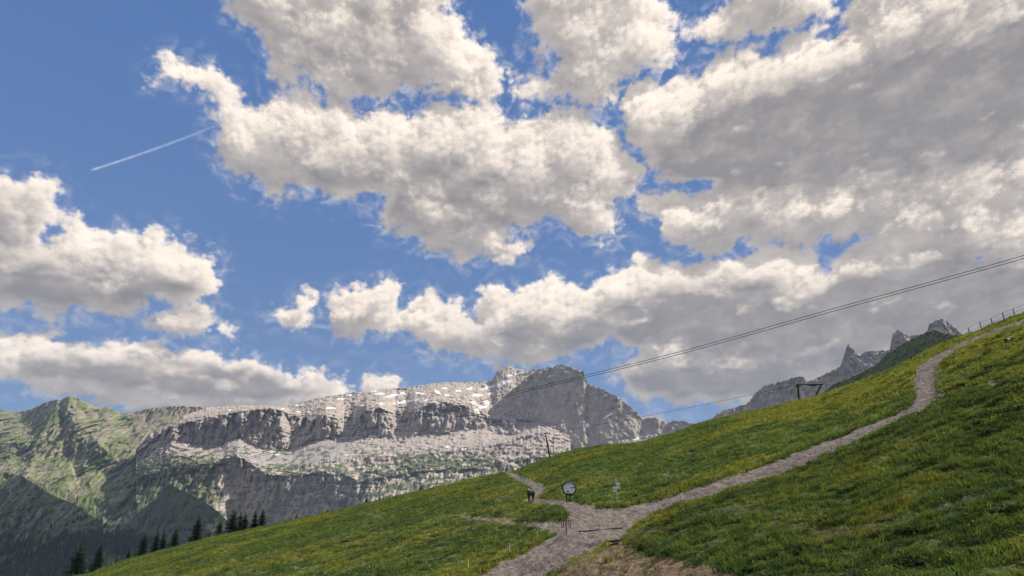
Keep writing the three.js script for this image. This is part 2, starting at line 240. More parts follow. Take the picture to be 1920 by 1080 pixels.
const gravelMap = grain(512, (u, v, q) => { const k = wrapN(q, u, v, 4) * 0.10 + wrapN(q, u, v, 18) * 0.16 + (gr() - 0.5) * 0.55 + (gr() > 0.93 ? 0.45 : 0) + (gr() > 0.88 ? -0.35 : 0), t = gr() * 0.07; return [0.66 + k + t, 0.65 + k, 0.63 + k - t * 0.3]; }, 31);
const gravelBump = grain(512, (u, v, q) => { const k = 0.5 + wrapN(q, u, v, 10) * 0.3 + (gr() - 0.5) * 0.6; return [k, k, k]; }, 32);
const turfMap = grain(512, (u, v, q) => { const k = 0.75 + wrapN(q, u, v, 6) * 0.35 + wrapN(q, u, v, 20) * 0.25 + (gr() - 0.5) * 0.35; return [k, k, k]; }, 33);
gravelMap.colorSpace = turfMap.colorSpace = THREE.SRGBColorSpace;
const gravelMat = new THREE.MeshStandardMaterial({ vertexColors: true, map: gravelMap, bumpMap: gravelBump, bumpScale: 0.05, roughness: 1 });
const turfMat = new THREE.MeshStandardMaterial({ vertexColors: true, map: turfMap, bumpMap: turfMap, bumpScale: 0.06, roughness: 1 });

// ---- the two ground sheets share one survey grid: turf, and the gravel of the path let into it
{
  const X0 = -380, X1 = 2300, NX = 1000, NR = 400, NB = 40, rows = NR + NB + 1, cols = NX + 1;
  const pos = new Float32Array(rows * cols * 3), col = new Float32Array(rows * cols * 3), uv = new Float32Array(rows * cols * 2), flag = new Uint8Array(rows * cols), c3 = [0, 0, 0];
  for (let j = 0; j < rows; j++) for (let i = 0; i < cols; i++) {
    const px = lerp(X0, X1, i / NX), dc = crestD(px), d0 = 9, k = j * cols + i;
    let d, p;
    if (j <= NR) d = d0 * Math.pow(dc / d0, j / NR); else d = dc + 320 * ((j - NR) / NB) ** 1.6;
    p = hill(px, d);
    const py = d <= dc ? rowAt(px, d) : crestY(px) - 3, jx = 3.6 * n2(p.x / 1.1, p.z / 1.1) * 60 / Math.max(d, 30), jy = 1.2 * n2(p.x / 1.3 + 9, p.z / 1.3) * 60 / Math.max(d, 30);
    const gravel = py < 1300 && onPath(px + jx, py + jy);
    flag[k] = gravel ? 1 : 0;
    if (gravel) p.y -= d < 50 ? 0.05 : 0.015;
    pos.set([p.x, p.y, p.z], k * 3); uv.set([p.x / 17, p.z / 17], k * 2);
    turf(px, py, p.x, p.z, c3);
    if (gravel) { const f = 0.9 + 0.35 * fbm2(p.x / 1.6, p.z / 1.6, 4) + 0.2 * fbm2(p.x / 6, p.z / 6, 2); const up2 = smooth(-0.1, 0.15, fbm2(p.x / 3, p.z / 3, 3) - 0.45 + (px > 1740 && py < 672 ? 0.6 : 0)); c3[0] = lerp(0.415, 0.20, up2) * f; c3[1] = lerp(0.390, 0.165, up2) * f; c3[2] = lerp(0.368, 0.125, up2) * f; }
    else {
      const w = bare(px + jx, py + jy), n = 0.5 + fbm2(p.x / 0.9, p.z / 0.6, 3);
      const mixTo = (r, g, b, t) => { c3[0] = lerp(c3[0], r, t); c3[1] = lerp(c3[1], g, t); c3[2] = lerp(c3[2], b, t); };
      mixTo(0.250, 0.165, 0.092, w[0] * smooth(0.12, 0.5, n + w[0] * 0.35)); mixTo(0.30, 0.235, 0.15, Math.min(1, w[1] * smooth(0.2, 0.6, n + w[1] * 0.4))); mixTo(0.135, 0.135, 0.068, w[2] * smooth(0.3, 0.6, n + w[2] * 0.3));
    }
    col.set(c3, k * 3);
  }
  const idx = [[], []];
  for (let j = 0; j < rows - 1; j++) for (let i = 0; i < cols - 1; i++) {
    const a = j * cols + i, b = a + 1, c = a + cols, d = c + 1, n = flag[a] + flag[b] + flag[c] + flag[d];
    idx[n > 2 ? 1 : 0].push(a, b, c, b, d, c);
  }
  const made = [['meadow', turfMat, 'green alpine meadow slope rising to the right'], ['gravel_path', gravelMat, 'pale grey gravel path forking on the meadow']].map(([name, mat, label], q) => {
    const remap = new Map(), list = idx[q].map((v) => { let m = remap.get(v); if (m === undefined) remap.set(v, m = remap.size); return m; });
    const P = new Float32Array(remap.size * 3), C = new Float32Array(remap.size * 3), U = new Float32Array(remap.size * 2);
    for (const [v, m] of remap) { for (let t = 0; t < 3; t++) { P[m * 3 + t] = pos[v * 3 + t]; C[m * 3 + t] = col[v * 3 + t]; } U[m * 2] = uv[v * 2]; U[m * 2 + 1] = uv[v * 2 + 1]; }
    const g = new THREE.BufferGeometry();
    g.setAttribute('position', new THREE.BufferAttribute(P, 3)); g.setAttribute('color', new THREE.BufferAttribute(C, 3)); g.setAttribute('uv', new THREE.BufferAttribute(U, 2)); g.setIndex(list); g.computeVertexNormals();
    return top(name, g, mat, label, null, null, 'structure');
  });
}
console.log('hill done');
// ---------------------------------------------------------------- mountains: surveyed ridge and ledge lines, relief between them
// lines: [{ p: [[column, row, depth], ...], n: rows to the next line, amp: relief in metres, rough: raggedness in rows }]
const C3 = (r, g, b) => [r, g, b];
function strata(p, T) { const u = (p.y + 0.05 * p.x + 26 * n3(p.x / 320, p.y / 200, p.z / 900)) / T, k = Math.floor(u), f = u - k, w = 0.6 + 0.4 * n2(k * 3.7, p.x / 240); return w * (f < 0.72 ? -f * 0.35 : lerp(-0.252, 1, (f - 0.72) / 0.28)) - w * 0.1; }
const ROCK = C3(0.425, 0.360, 0.305), ROCKD = C3(0.235, 0.210, 0.190), SCREE = C3(0.37, 0.335, 0.31), ALP = C3(0.105, 0.140, 0.034), ALPD = C3(0.040, 0.060, 0.022), EARTH = C3(0.20, 0.165, 0.115), SNOW = C3(0.86, 0.86, 0.88), WOOD = C3(0.018, 0.028, 0.014);
const mixc = (a, b, t) => [lerp(a[0], b[0], t), lerp(a[1], b[1], t), lerp(a[2], b[2], t)];
const mountainMat = new THREE.MeshStandardMaterial({ vertexColors: true, roughness: 1 });
const spots = (list, px, py, n) => { let m = 0; for (const s of list) { const ca = Math.cos(s[4] || 0), sa = Math.sin(s[4] || 0), dx = px - s[0], dy = py - s[1], q = Math.hypot((dx * ca + dy * sa) / s[2], (-dx * sa + dy * ca) / s[3]); if (q < 1.6) m = Math.max(m, 1.0 - q + n * 0.55); } return m; };
function relief({ name, label, x0, x1, nx, lines, noise, paint, jag = 1.2, back = 900 }) {
  const rowsOf = lines.slice(0, -1).reduce((s, l) => s + l.n, 0) + 1, BK = 4, rows = rowsOf + BK, cols = nx + 1;
  const pos = new Float32Array(rows * cols * 3), col = new Float32Array(rows * cols * 3), info = new Float32Array(rows * cols * 4);
  for (let i = 0; i < cols; i++) {
    const px = lerp(x0, x1, i / nx), L = lines.map((l, q) => [at(l.p, px, 1), at(l.p, px, 2), (q ? 2.6 : jag) * fbm2(px / (q ? 9 : 7) + q * 31, q * 5.1, q ? 3 : 4)]);
    L.forEach((l, q) => { if (q) l[0] = Math.max(l[0], L[q - 1][0] + 0.4); });
    let j = BK;
    for (let q = 0; q < lines.length; q++) {
      const n = q === lines.length - 1 ? 1 : lines[q].n;
      for (let s = 0; s < n; s++, j++) {
        const t = q === lines.length - 1 ? 0 : s / n, nq = Math.min(q + 1, lines.length - 1), te = t * t * (3 - 2 * t) * 0.35 + t * 0.65;
        let py = lerp(L[q][0], L[nq][0], t) + L[q][2] * Math.exp(-t * (L[nq][0] - L[q][0]) / 4) + (nq > q ? L[nq][2] * Math.exp(-(1 - t) * (L[nq][0] - L[q][0]) / 4) : 0), d = lerp(L[q][1], L[nq][1], te);
        const amp = lerp(lines[q].amp, lines[nq].amp, t), rough = lerp(lines[q].rough ?? 0, lines[nq].rough ?? 0, t);
        const p0 = place(px, py, d), w = noise(p0, px, py, q, t);
        d += amp * w;
        if (rough && (q || s > 1)) py += rough * fbm3(p0.x / 60, p0.y / 20, p0.z / 600, 3);
        const p = place(px, py, d), k = j * cols + i;
        pos.set([p.x, p.y, p.z], k * 3); info.set([px, py, q + t, w], k * 4);
      }
    }
    for (let b = 0; b < BK; b++) { const k = b * cols + i, s = BK * cols + i, e = (BK - b) / BK, v = bearing(px, L[0][0]); pos.set([pos[s * 3] + v[0] * back * e, pos[s * 3 + 1] - back * e * (0.25 + 0.9 * e), pos[s * 3 + 2] + v[2] * back * e], k * 3); info.set([px, L[0][0] + 2, 0.02, 0], k * 4); }
  }
  const idx = new Uint32Array((rows - 1) * nx * 6); let o = 0;
  for (let j = 0; j < rows - 1; j++) for (let i = 0; i < nx; i++) { const a = j * cols + i, b = a + 1, c = a + cols, d = c + 1; idx[o++] = a; idx[o++] = c; idx[o++] = b; idx[o++] = b; idx[o++] = c; idx[o++] = d; }
  const g = new THREE.BufferGeometry();
  g.setAttribute('position', new THREE.BufferAttribute(pos, 3)); g.setIndex(new THREE.BufferAttribute(idx, 1)); g.computeVertexNormals();
  const nor = g.attributes.normal.array, P = new THREE.Vector3();
  for (let k = 0; k < rows * cols; k++) { P.fromArray(pos, k * 3); col.set(paint(P, info[k * 4], info[k * 4 + 1], info[k * 4 + 2], info[k * 4 + 3], nor[k * 3 + 1]), k * 3); }
  g.setAttribute('color', new THREE.BufferAttribute(col, 3));
  return top(name, g, mountainMat, label, null, null, 'structure');
}
// -- limestone massif with its plateau, walls, scree and terraces
const massifSnow = [[712, 738, 18, 2.2], [735, 742, 20, 2.5, -0.2], [755, 737, 14, 2.2], [790, 738, 12, 2.4, 0.2], [820, 735, 10, 3, 0.5], [838, 741, 6, 2.4], [760, 753, 34, 3.2, -0.15], [712, 757, 10, 2.2], [700, 733, 16, 1.6], [880, 729, 8, 3], [915, 727, 22, 3.2, -0.25], [945, 718, 18, 3.4, -0.3], [895, 741, 14, 3], [920, 738, 8, 3], [890, 756, 12, 4, 0.35], [905, 763, 14, 3.4, -0.2], [894, 772, 8, 4, 1.0], [912, 754, 9, 4], [960, 703, 16, 2.2, -0.3], [980, 698, 16, 2.0, -0.15], [860, 733, 8, 2], [560, 760, 8, 1.6], [600, 752, 8, 1.5], [640, 748, 9, 1.6], [620, 765, 14, 1.7], [668, 752, 10, 1.6], [680, 760, 8, 1.6], [655, 741, 7, 1.5], [530, 766, 5, 1.3], [431, 769, 4, 1.4], [575, 773, 6, 1.3], [510, 847, 10, 1.4], [520, 852, 6, 1.6], [375, 840, 4, 1], [840, 838, 7, 2.0], [870, 842, 6, 1.6], [650, 853, 8, 1.4], [700, 818, 12, 2], [560, 772, 6, 1.3], [800, 750, 8, 1.6], [835, 728, 8, 1.6]];
relief({
  name: 'limestone_massif', label: 'pale limestone massif with snow-flecked plateau and grey walls', x0: 255, x1: 1070, nx: 760, jag: 1.6,
  lines: [
    { p: [[255, 842, 4700], [280, 814, 4760], [300, 806, 4800], [321, 796, 4850], [345, 779, 4950], [389, 764, 5250], [451, 760, 5350], [508, 761, 5350], [531, 763, 5350], [561, 756, 5400], [605, 744, 5450], [665, 736, 5500], [750, 727, 5600], [829, 717, 5700], [905, 716, 5750], [923, 713, 5780], [932, 696, 5800], [952, 686, 5820], [968, 691, 5820], [987, 694, 5750], [1010, 692, 5700], [1070, 690, 5600]], n: 46, amp: 38, rough: 1.5 },
    { p: [[255, 850, 4640], [300, 815, 4650], [321, 800, 4640], [354, 792, 4640], [398, 782, 4660], [442, 773, 4690], [487, 767, 4720], [508, 766, 4740], [528, 770, 4770], [542, 779, 4980], [572, 782, 5000], [584, 790, 4780], [611, 779, 4740], [634, 787, 4770], [646, 783, 5020], [660, 783, 5040], [668, 789, 4800], [688, 770, 4770], [712, 765, 4780], [728, 773, 4800], [742, 777, 5060], [764, 777, 5060], [776, 772, 4860], [790, 765, 4840], [813, 756, 4870], [855, 758, 4900], [881, 764, 4960], [900, 778, 4990], [925, 790, 4960], [960, 790, 4900], [1070, 790, 4800]], n: 60, amp: 85, rough: 0.8 },
    { p: [[255, 862, 4560], [300, 836, 4560], [324, 824, 4560], [348, 832, 4560], [389, 841, 4570], [416, 837, 4600], [428, 824, 4640], [454, 824, 4640], [496, 842, 4610], [530, 845, 4620], [548, 848, 4600], [570, 838, 4620], [590, 826, 4690], [640, 824, 4690], [655, 828, 4640], [680, 818, 4710], [725, 818, 4720], [750, 828, 4640], [790, 814, 4760], [840, 812, 4790], [875, 806, 4830], [890, 806, 4860], [905, 800, 4900], [925, 812, 4800], [960, 816, 4700], [1010, 800, 4640], [1070, 800, 4600]], n: 46, amp: 46, rough: 1.4 },
    { p: [[255, 880, 4350], [320, 860, 4330], [348, 855, 4330], [389, 858, 4330], [420, 858, 4340], [445, 850, 4350], [480, 873, 4260], [520, 882, 4220], [560, 877, 4240], [600, 869, 4260], [650, 863, 4280], [700, 858, 4300], [760, 853, 4320], [820, 848, 4340], [880, 842, 4360], [920, 836, 4380], [960, 826, 4400], [1000, 812, 4430], [1023, 812, 4430], [1070, 830, 4400]], n: 26, amp: 36, rough: 1.6 },
    { p: [[255, 900, 4250], [320, 878, 4220], [380, 870, 4200], [404, 868, 4190], [420, 860, 4200], [445, 852, 4220], [480, 876, 4140], [505, 890, 4100], [540, 893, 4080], [570, 891, 4070], [605, 884, 4060], [635, 886, 4060], [674, 905, 4040], [700, 900, 4060], [740, 893, 4070], [780, 886, 4090], [830, 882, 4110], [880, 880, 4130], [930, 874, 4150], [1000, 860, 4160], [1070, 860, 4160]], n: 74, amp: 58, rough: 0.8 },
    { p: [[255, 1010, 3700], [400, 1000, 3800], [435, 990, 4010], [560, 1000, 3985], [660, 1000, 3950], [690, 985, 3520], [800, 965, 3520], [900, 945, 3640], [1070, 925, 3700]], n: 1, amp: 30, rough: 1 },
  ],
  noise: (p, px, py, q) => {
    const cliff = q === 1 || q === 4 ? 1 : 0.55, calm = q === 2 && px < 690 ? 1 - 0.75 * smooth(340, 365, px) * smooth(680, 640, px) : 1;
    return calm * (ridged3(p.x / 150, p.y / (cliff > 0.9 ? 420 : 160), p.z / 700, 4) * 0.9 * cliff + fbm3(p.x / 42, p.y / (cliff > 0.9 ? 80 : 26), p.z / 420, 3, 0.5) * (cliff > 0.9 ? 0.8 : 0.55) + strata(p, 58) * (q ? 0.34 : 0.2) + strata(p, 23) * (q ? 0.16 : 0.05));
  },
  paint: (p, px, py, k, w, ny) => {
    const a = fbm3(p.x / 70, p.y / 36, p.z / 500, 4, 0.6), f = fbm3(p.x / 17, p.y / 14, p.z / 200, 3, 0.65), band = fbm3(p.x / 260, p.y / 11, p.z / 900, 3, 0.6), streak = fbm3(p.x / 18, p.y / 160, p.z / 30, 3, 0.6);
    let c = mixc(ROCK, ROCKD, clamp(0.30 + a * 0.8 + f * 0.45 + band * 0.7, 0, 1));
    if (k >= 1 && k < 2) c = mixc(c, mixc(ROCKD, C3(0.42, 0.375, 0.335), clamp(0.42 + streak * 1.1 + f * 0.4 + band * 0.5, 0, 1)), 0.7);
    if (k >= 2.15 && k < 3.2) { const s = smooth(-0.1, 0.15, a + 0.4 * smooth(340, 370, px) * smooth(680, 620, px) - 0.02); c = mixc(c, mixc(SCREE, C3(0.31, 0.285, 0.265), clamp(0.5 + f * 0.8, 0, 1)), s); }
    // turf on ledges and lower slopes
    let veg = 0;
    if (px < 440 && py > 838) veg = smooth(0, 40, py - 838) * smooth(445, 380, px) * 0.62;
    if (py > 868 && px > 500) veg = Math.max(veg, 0.30 * smooth(868, 876, py) * smooth(925, 885, py)) + (py > 905 && px > 660 ? 0.22 : 0);
    if (px > 740 && px < 930 && py > 846 && py < 885) veg = Math.max(veg, 0.42 * smooth(846, 860, py));
    veg += (ny - 0.55) * 0.35;
    if (py > 836 && veg > 0.02) { const v = smooth(-0.05, 0.05, veg - 0.28 + a * 0.8 + f * 0.35); c = mixc(c, mixc(ALP, ALPD, clamp(0.45 + f + a, 0, 1)), v * 0.9); }
    const sn = spots(massifSnow, px, py, f + a * 0.5);
    if (sn > 0.32) c = SNOW;
    return c;
  },
});
// -- steep shaded summit face in front of the plateau
const faceSnow = [[1141, 779, 14, 2, -0.55], [1101, 798, 5, 5, -0.9], [1085, 770, 3, 2], [1080, 817, 9, 1.6, 0.6], [1070, 830, 2.5, 8, 0.3], [1165, 817, 4, 1.6, 0.6], [1195, 822, 12, 1.8, -0.4], [1180, 826, 8, 1.6, 0.4], [1215, 817, 5, 2, -0.8], [1262, 803, 4, 1.6, 0.8], [1052, 690, 10, 1.6, 0.1], [1063, 697, 7, 1.6, 0.1], [1032, 705, 8, 1.6, -0.4], [1023, 693, 6, 1.4], [1172, 812, 2.5, 2], [1230, 815, 3, 1.6]];
relief({
  name: 'summit_face', label: 'grey shaded rock face below the highest summit', x0: 886, x1: 1330, nx: 420, jag: 2.2, back: 700,
  lines: [
    { p: [[886, 791, 5050], [905, 779, 5060], [932, 755, 5100], [960, 731, 5120], [985, 711, 5140], [1003, 697, 5150], [1020, 690, 5150], [1039, 688, 5130], [1052, 683, 5100], [1071, 689, 4995], [1094, 697, 4875], [1102, 720, 4815], [1129, 729, 4679], [1158, 744, 4522], [1173, 757, 4442], [1188, 767, 4363], [1204, 784, 4282], [1233, 783, 4144], [1249, 794, 4073], [1262, 789, 4007], [1285, 790, 3917], [1300, 793, 3857], [1330, 806, 3758]], n: 90, amp: 34, rough: 1 },
    { p: [[886, 793, 5040], [905, 800, 4990], [919, 813, 4960], [958, 813, 4900], [1010, 792, 4850], [1023, 812, 4700], [1040, 862, 4380], [1100, 880, 4137], [1200, 880, 3757], [1330, 860, 3438]], n: 1, amp: 30, rough: 1 },
  ],
  noise: (p) => ridged3(p.x / 170, p.y / 420, p.z / 700, 4) * 0.9 + fbm3(p.x / 36, p.y / 60, p.z / 400, 4, 0.5) * 0.6 + strata(p, 70) * 0.25,
  paint: (p, px, py, k, w) => {
    const f = fbm3(p.x / 16, p.y / 30, p.z / 16, 3, 0.6), a = fbm3(p.x / 90, p.y / 150, p.z / 90, 4, 0.6);
    let c = mixc(ROCK, ROCKD, clamp(0.5 + a * 0.7 + f * 0.6, 0, 1));
    if (spots(faceSnow, px, py, f * 0.6) > 0.2) c = SNOW;
    return c;
  },
});
// -- green mountain on the left, with its gullies
const ribs = [
  [[[130, 742], [150, 788], [182, 828], [212, 858], [245, 888]], 190, 34], [[[107, 748], [88, 800], [64, 848], [52, 892]], 150, 32], [[[185, 764], [214, 808], [238, 842], [262, 868]], 130, 26], [[[62, 766], [34, 808], [4, 852], [-30, 900]], 150, 34],
  [[[240, 775], [262, 812], [284, 846]], 90, 22], [[[300, 763], [310, 800], [330, 840]], 80, 24], [[[118, 786], [121, 830], [134, 870], [150, 912]], -120, 20], [[[150, 760], [166, 800], [172, 850]], -70, 15], [[[80, 760], [60, 810], [30, 860]], -60, 14], [[[-60, 790], [-80, 850], [-90, 900]], 140, 36]];
const near = (line, x, y) => { let m = 1e9; for (let i = 1; i < line.length; i++) { const [x0, y0] = line[i - 1], [x1, y1] = line[i], dx = x1 - x0, dy = y1 - y0, t = clamp(((x - x0) * dx + (y - y0) * dy) / (dx * dx + dy * dy), 0, 1); m = Math.min(m, Math.hypot(x - x0 - t * dx, y - y0 - t * dy)); } return m; };
relief({
  name: 'green_mountain', label: 'green gullied mountain with a rounded rocky top', x0: -220, x1: 470, nx: 460, jag: 1.8,
  lines: [
    { p: [[-220, 830, 5600], [-60, 785, 5600], [0, 768, 5600], [15, 771, 5620], [40, 772, 5680], [62, 766, 5600], [80, 757, 5520], [107, 748, 5440], [114, 750, 5440], [130, 742, 5400], [150, 748, 5430], [163, 754, 5450], [185, 764, 5500], [200, 764, 5520], [215, 770, 5560], [233, 775, 5600], [245, 775, 5620], [262, 769, 5640], [290, 764, 5660], [339, 761, 5680], [389, 764, 5700], [470, 785, 5700]], n: 70, amp: 64, rough: 0.6 },
    { p: [[-220, 850, 4800], [0, 832, 4900], [70, 835, 4880], [130, 840, 4820], [190, 842, 4850], [250, 845, 4900], [330, 850, 4950], [470, 860, 4950]], n: 60, amp: 120, rough: 0.6 },
    { p: [[-220, 910, 4400], [0, 896, 4450], [90, 915, 4350], [170, 938, 4230], [240, 950, 4180], [330, 955, 4180], [470, 955, 4180]], n: 44, amp: 60, rough: 0.6 },
    { p: [[-220, 1130, 3000], [0, 1120, 3000], [470, 1120, 3000]], n: 1, amp: 40 },
  ],
  noise: (p, px, py) => { const wx = 60 * n3(p.x / 400, p.y / 300, 3), jx = px + 5 * fbm2(px / 14, py / 14, 3), jy = py + 5 * fbm2(px / 14 + 7, py / 14, 3); let rib = 0; for (const [l, h, w] of ribs) rib -= h * Math.max(0, 1 - near(l, jx, jy) / w) / 210; return rib * smooth(742, 775, py) + 0.75 * ridged3((p.x + wx) / 260, p.y / 900, p.z / 1500, 4) * 1.1 + ridged3((p.x + wx + p.y * 0.3) / 95, p.y / 420, p.z / 1500, 3) * 0.35 + fbm3(p.x / 50, p.y / 90, p.z / 900, 4, 0.6) * 0.45; },
  paint: (p, px, py, k, w, ny) => {
    const f = fbm3(p.x / 22, p.y / 34, p.z / 300, 3, 0.6), a = fbm3(p.x / 110, p.y / 150, p.z / 900, 4, 0.6), g = ridged3((p.x + 60 * n3(p.x / 400, p.y / 300, 3)) / 260, p.y / 900, p.z / 1500, 4);
    let c = mixc(mixc(ALP, C3(0.135, 0.175, 0.040), clamp(0.5 + a, 0, 1)), ALPD, clamp(f * 0.9 + 0.1, 0, 1));
    const rock = smooth(0.02, 0.16, a * 0.8 + f * 0.5 + g * 0.45 - 0.30 + smooth(830, 760, py) * 0.30 + smooth(215, 260, px) * smooth(860, 820, py) * 0.25 + (px < 90 && py < 890 && py > 800 ? 0.12 : 0));
    c = mixc(c, mixc(C3(0.15, 0.125, 0.09), C3(0.22, 0.195, 0.16), clamp(0.5 + f, 0, 1)), rock * 0.85);
    const g2 = ridged3((p.x + 60 * n3(p.x / 400, p.y / 300, 3) + p.y * 0.3) / 95, p.y / 420, p.z / 1500, 3);
    if (g2 + f * 0.5 > 0.42) c = mixc(c, C3(0.30, 0.25, 0.18), 0.7); 
    const gully = near(ribs[6][0], px + 6 * f, py + 6 * a); if (py > 800 && gully < 3.2) c = mixc(c, C3(0.30, 0.255, 0.19), 0.8);
    if (px > 380 && py < 800) c = mixc(ROCK, ROCKD, 0.4);
    if (py > 940 && f + a * 0.8 + (py - 940) / 160 > 0.25) c = WOOD;
    return c;
  },
});
// -- dark wooded ridge low on the left
relief({
  name: 'dark_ridge', label: 'dark wooded ridge with rock streaks low on the left', x0: -300, x1: 460, nx: 380, jag: 1.8, back: 500,
  lines: [
    { p: [[-300, 930, 3050], [-100, 890, 3050], [0, 884, 3000], [20, 887, 2980], [40, 892, 2950], [60, 905, 2880], [80, 918, 2820], [110, 934, 2740], [140, 945, 2660], [165, 963, 2580], [200, 985, 2480], [260, 1010, 2330], [330, 1040, 2160], [460, 1075, 1950]], n: 90, amp: 36, rough: 0.5 },
    { p: [[-300, 1040, 2550], [0, 1000, 2560], [60, 1000, 2500], [140, 1020, 2250], [200, 1035, 2100], [460, 1095, 1800]], n: 60, amp: 50, rough: 0.5 },
    { p: [[-300, 1200, 1500], [460, 1190, 1400]], n: 1, amp: 40 },
  ],
  noise: (p) => { const u = p.x * 0.82 + p.y * 0.57; return ridged3(u / 120, p.y / 700, p.z / 1500, 4) * 0.9 + fbm3(p.x / 40, p.y / 50, p.z / 500, 3, 0.6) * 0.4; },
  paint: (p, px, py, k, w) => {
    const f = fbm3(p.x / 16, p.y / 22, p.z / 200, 3, 0.6), u = p.x * 0.82 + p.y * 0.57, s = fbm3(u / 26, p.y / 260, p.z / 200, 3, 0.6), a = fbm3(p.x / 80, p.y / 90, p.z / 600, 3, 0.6);
    let c = mixc(C3(0.050, 0.075, 0.034), C3(0.095, 0.125, 0.045), clamp(0.5 + f + a, 0, 1));
    const rock = smooth(0.06, 0.2, s * 0.9 + f * 0.25 - 0.15 + smooth(985, 900, py) * 0.22);
    c = mixc(c, mixc(C3(0.15, 0.14, 0.13), C3(0.30, 0.275, 0.25), clamp(0.4 + f * 1.3, 0, 1)), rock * 0.8);
    return c;
  },
});
// -- dark grassy pyramid in the valley
relief({
  name: 'dark_pyramid', label: 'small dark pyramid-shaped hill in the valley', x0: 150, x1: 520, nx: 230, jag: 1.4, back: 400,
  lines: [
    { p: [[150, 1040, 3500], [200, 985, 3600], [240, 962, 3650], [270, 952, 3640], [295, 933, 3620], [312, 912, 3600], [318, 908, 3590], [330, 914, 3560], [360, 928, 3480], [390, 945, 3400], [410, 960, 3350], [425, 975, 3300], [450, 1000, 3220], [520, 1050, 3100]], n: 90, amp: 26, rough: 0.4 },
    { p: [[150, 1110, 3000], [520, 1110, 2800]], n: 1, amp: 30 },
  ],
  noise: (p) => ridged3(p.x / 140, p.y / 400, p.z / 300, 4) * 0.8 + fbm3(p.x / 40, p.y / 60, p.z / 40, 3, 0.6) * 0.5,
  paint: (p, px, py) => {
    const f = fbm3(p.x / 20, p.y / 30, p.z / 20, 3, 0.6), a = fbm3(p.x / 90, p.y / 110, p.z / 90, 3, 0.6);
    let c = mixc(C3(0.055, 0.085, 0.034), C3(0.095, 0.125, 0.045), clamp(0.5 + f + a, 0, 1));
    if (a + f * 0.6 + (px < 310 ? 0.12 : -0.12) > 0.12) c = mixc(c, C3(0.115, 0.10, 0.09), 0.7);
    return c;
  },
});
// -- three rock towers far right
const towerSnow = [[1497, 748, 6, 2.6, -0.6], [1483, 757, 5, 1.4], [1506, 744, 2, 3], [1612, 676, 6, 1.6, 0.6], [1622, 683, 6, 2, 0.2], [1655, 661, 7, 1.4], [1634, 684, 5, 3, 0.4], [1630, 671, 6, 1.4], [1462, 758, 5, 1.4], [1600, 668, 3, 2]];
relief({
  name: 'rock_towers', label: 'jagged blue-grey rock towers rising behind the meadow', x0: 1300, x1: 1880, nx: 520, jag: 3.0, back: 500,
  lines: [
    { p: [[1300, 800, 4250], [1326, 792, 4218], [1345, 775, 4196], [1360, 768, 4178], [1380, 764, 4154], [1400, 757, 4130], [1408, 748, 4120], [1418, 735, 4108], [1430, 724, 4094], [1450, 718, 4070], [1470, 714, 4046], [1490, 707, 4022], [1505, 706, 4004], [1513, 715, 3994], [1530, 709, 3974], [1545, 702, 3956], [1560, 694, 3938], [1575, 688, 3920], [1581, 672, 3912], [1586, 655, 3906], [1591, 642, 3900], [1596, 650, 3894], [1602, 657, 3887], [1612, 665, 3875], [1622, 659, 3863], [1650, 657, 3830], [1668, 656, 3808], [1671, 640, 3804], [1675, 624, 3800], [1684, 619, 3789], [1692, 622, 3779], [1704, 630, 3765], [1722, 628, 3743], [1738, 622, 3724], [1742, 608, 3719], [1755, 601, 3704], [1768, 597, 3688], [1780, 606, 3674], [1794, 617, 3657], [1802, 626, 3647], [1830, 640, 3614], [1880, 660, 3554]], n: 80, amp: 34, rough: 0.8 },
    { p: [[1300, 840, 4130], [1500, 790, 3890], [1600, 740, 3770], [1700, 700, 3650], [1880, 700, 3434]], n: 1, amp: 30 },
  ],
  noise: (p) => ridged3(p.x / 110, p.y / 380, p.z / 700, 4) * 0.9 + fbm3(p.x / 26, p.y / 44, p.z / 300, 4, 0.5) * 0.6,
  paint: (p, px, py) => {
    const f = fbm3(p.x / 14, p.y / 26, p.z / 14, 3, 0.6), a = fbm3(p.x / 80, p.y / 120, p.z / 80, 4, 0.6);
    if (spots(towerSnow, px, py, f * 0.6) > 0.2) return SNOW;
    return mixc(ROCK, ROCKD, clamp(0.5 + a * 0.7 + f * 0.6, 0, 1));
  },
});
// -- dark grassy shoulder between the towers and the meadow
relief({
  name: 'grassy_shoulder', label: 'dark grassy shoulder in front of the rock towers', x0: 1515, x1: 1900, nx: 300, jag: 1.6, back: 250,
  lines: [
    { p: [[1515, 765, 1500], [1530, 750, 1482], [1540, 738, 1471], [1560, 722, 1448], [1600, 705, 1402], [1640, 685, 1356], [1660, 666, 1333], [1690, 646, 1298], [1720, 630, 1264], [1745, 619, 1235], [1760, 621, 1218], [1775, 624, 1201], [1800, 628, 1172], [1830, 634, 1137], [1900, 650, 1057]], n: 70, amp: 10, rough: 0.5 },
    { p: [[1515, 800, 1430], [1600, 770, 1332], [1700, 720, 1217], [1900, 680, 987]], n: 1, amp: 9 },
  ],
  noise: (p) => ridged3(p.x / 60, p.y / 150, p.z / 100, 4) * 0.8 + fbm3(p.x / 14, p.y / 20, p.z / 16, 3, 0.6) * 0.6,
  paint: (p, px, py) => {
    const f = fbm3(p.x / 7, p.y / 9, p.z / 7, 3, 0.6), a = fbm3(p.x / 40, p.y / 40, p.z / 40, 4, 0.6);
    let c = mixc(ALP, ALPD, clamp(0.5 + f + a, 0, 1));
    if (a * 0.7 + f * 0.7 > (px > 1720 ? 0.16 : 0.32)) c = mixc(c, C3(0.21, 0.19, 0.17), 0.8);
    return c;
  },
});
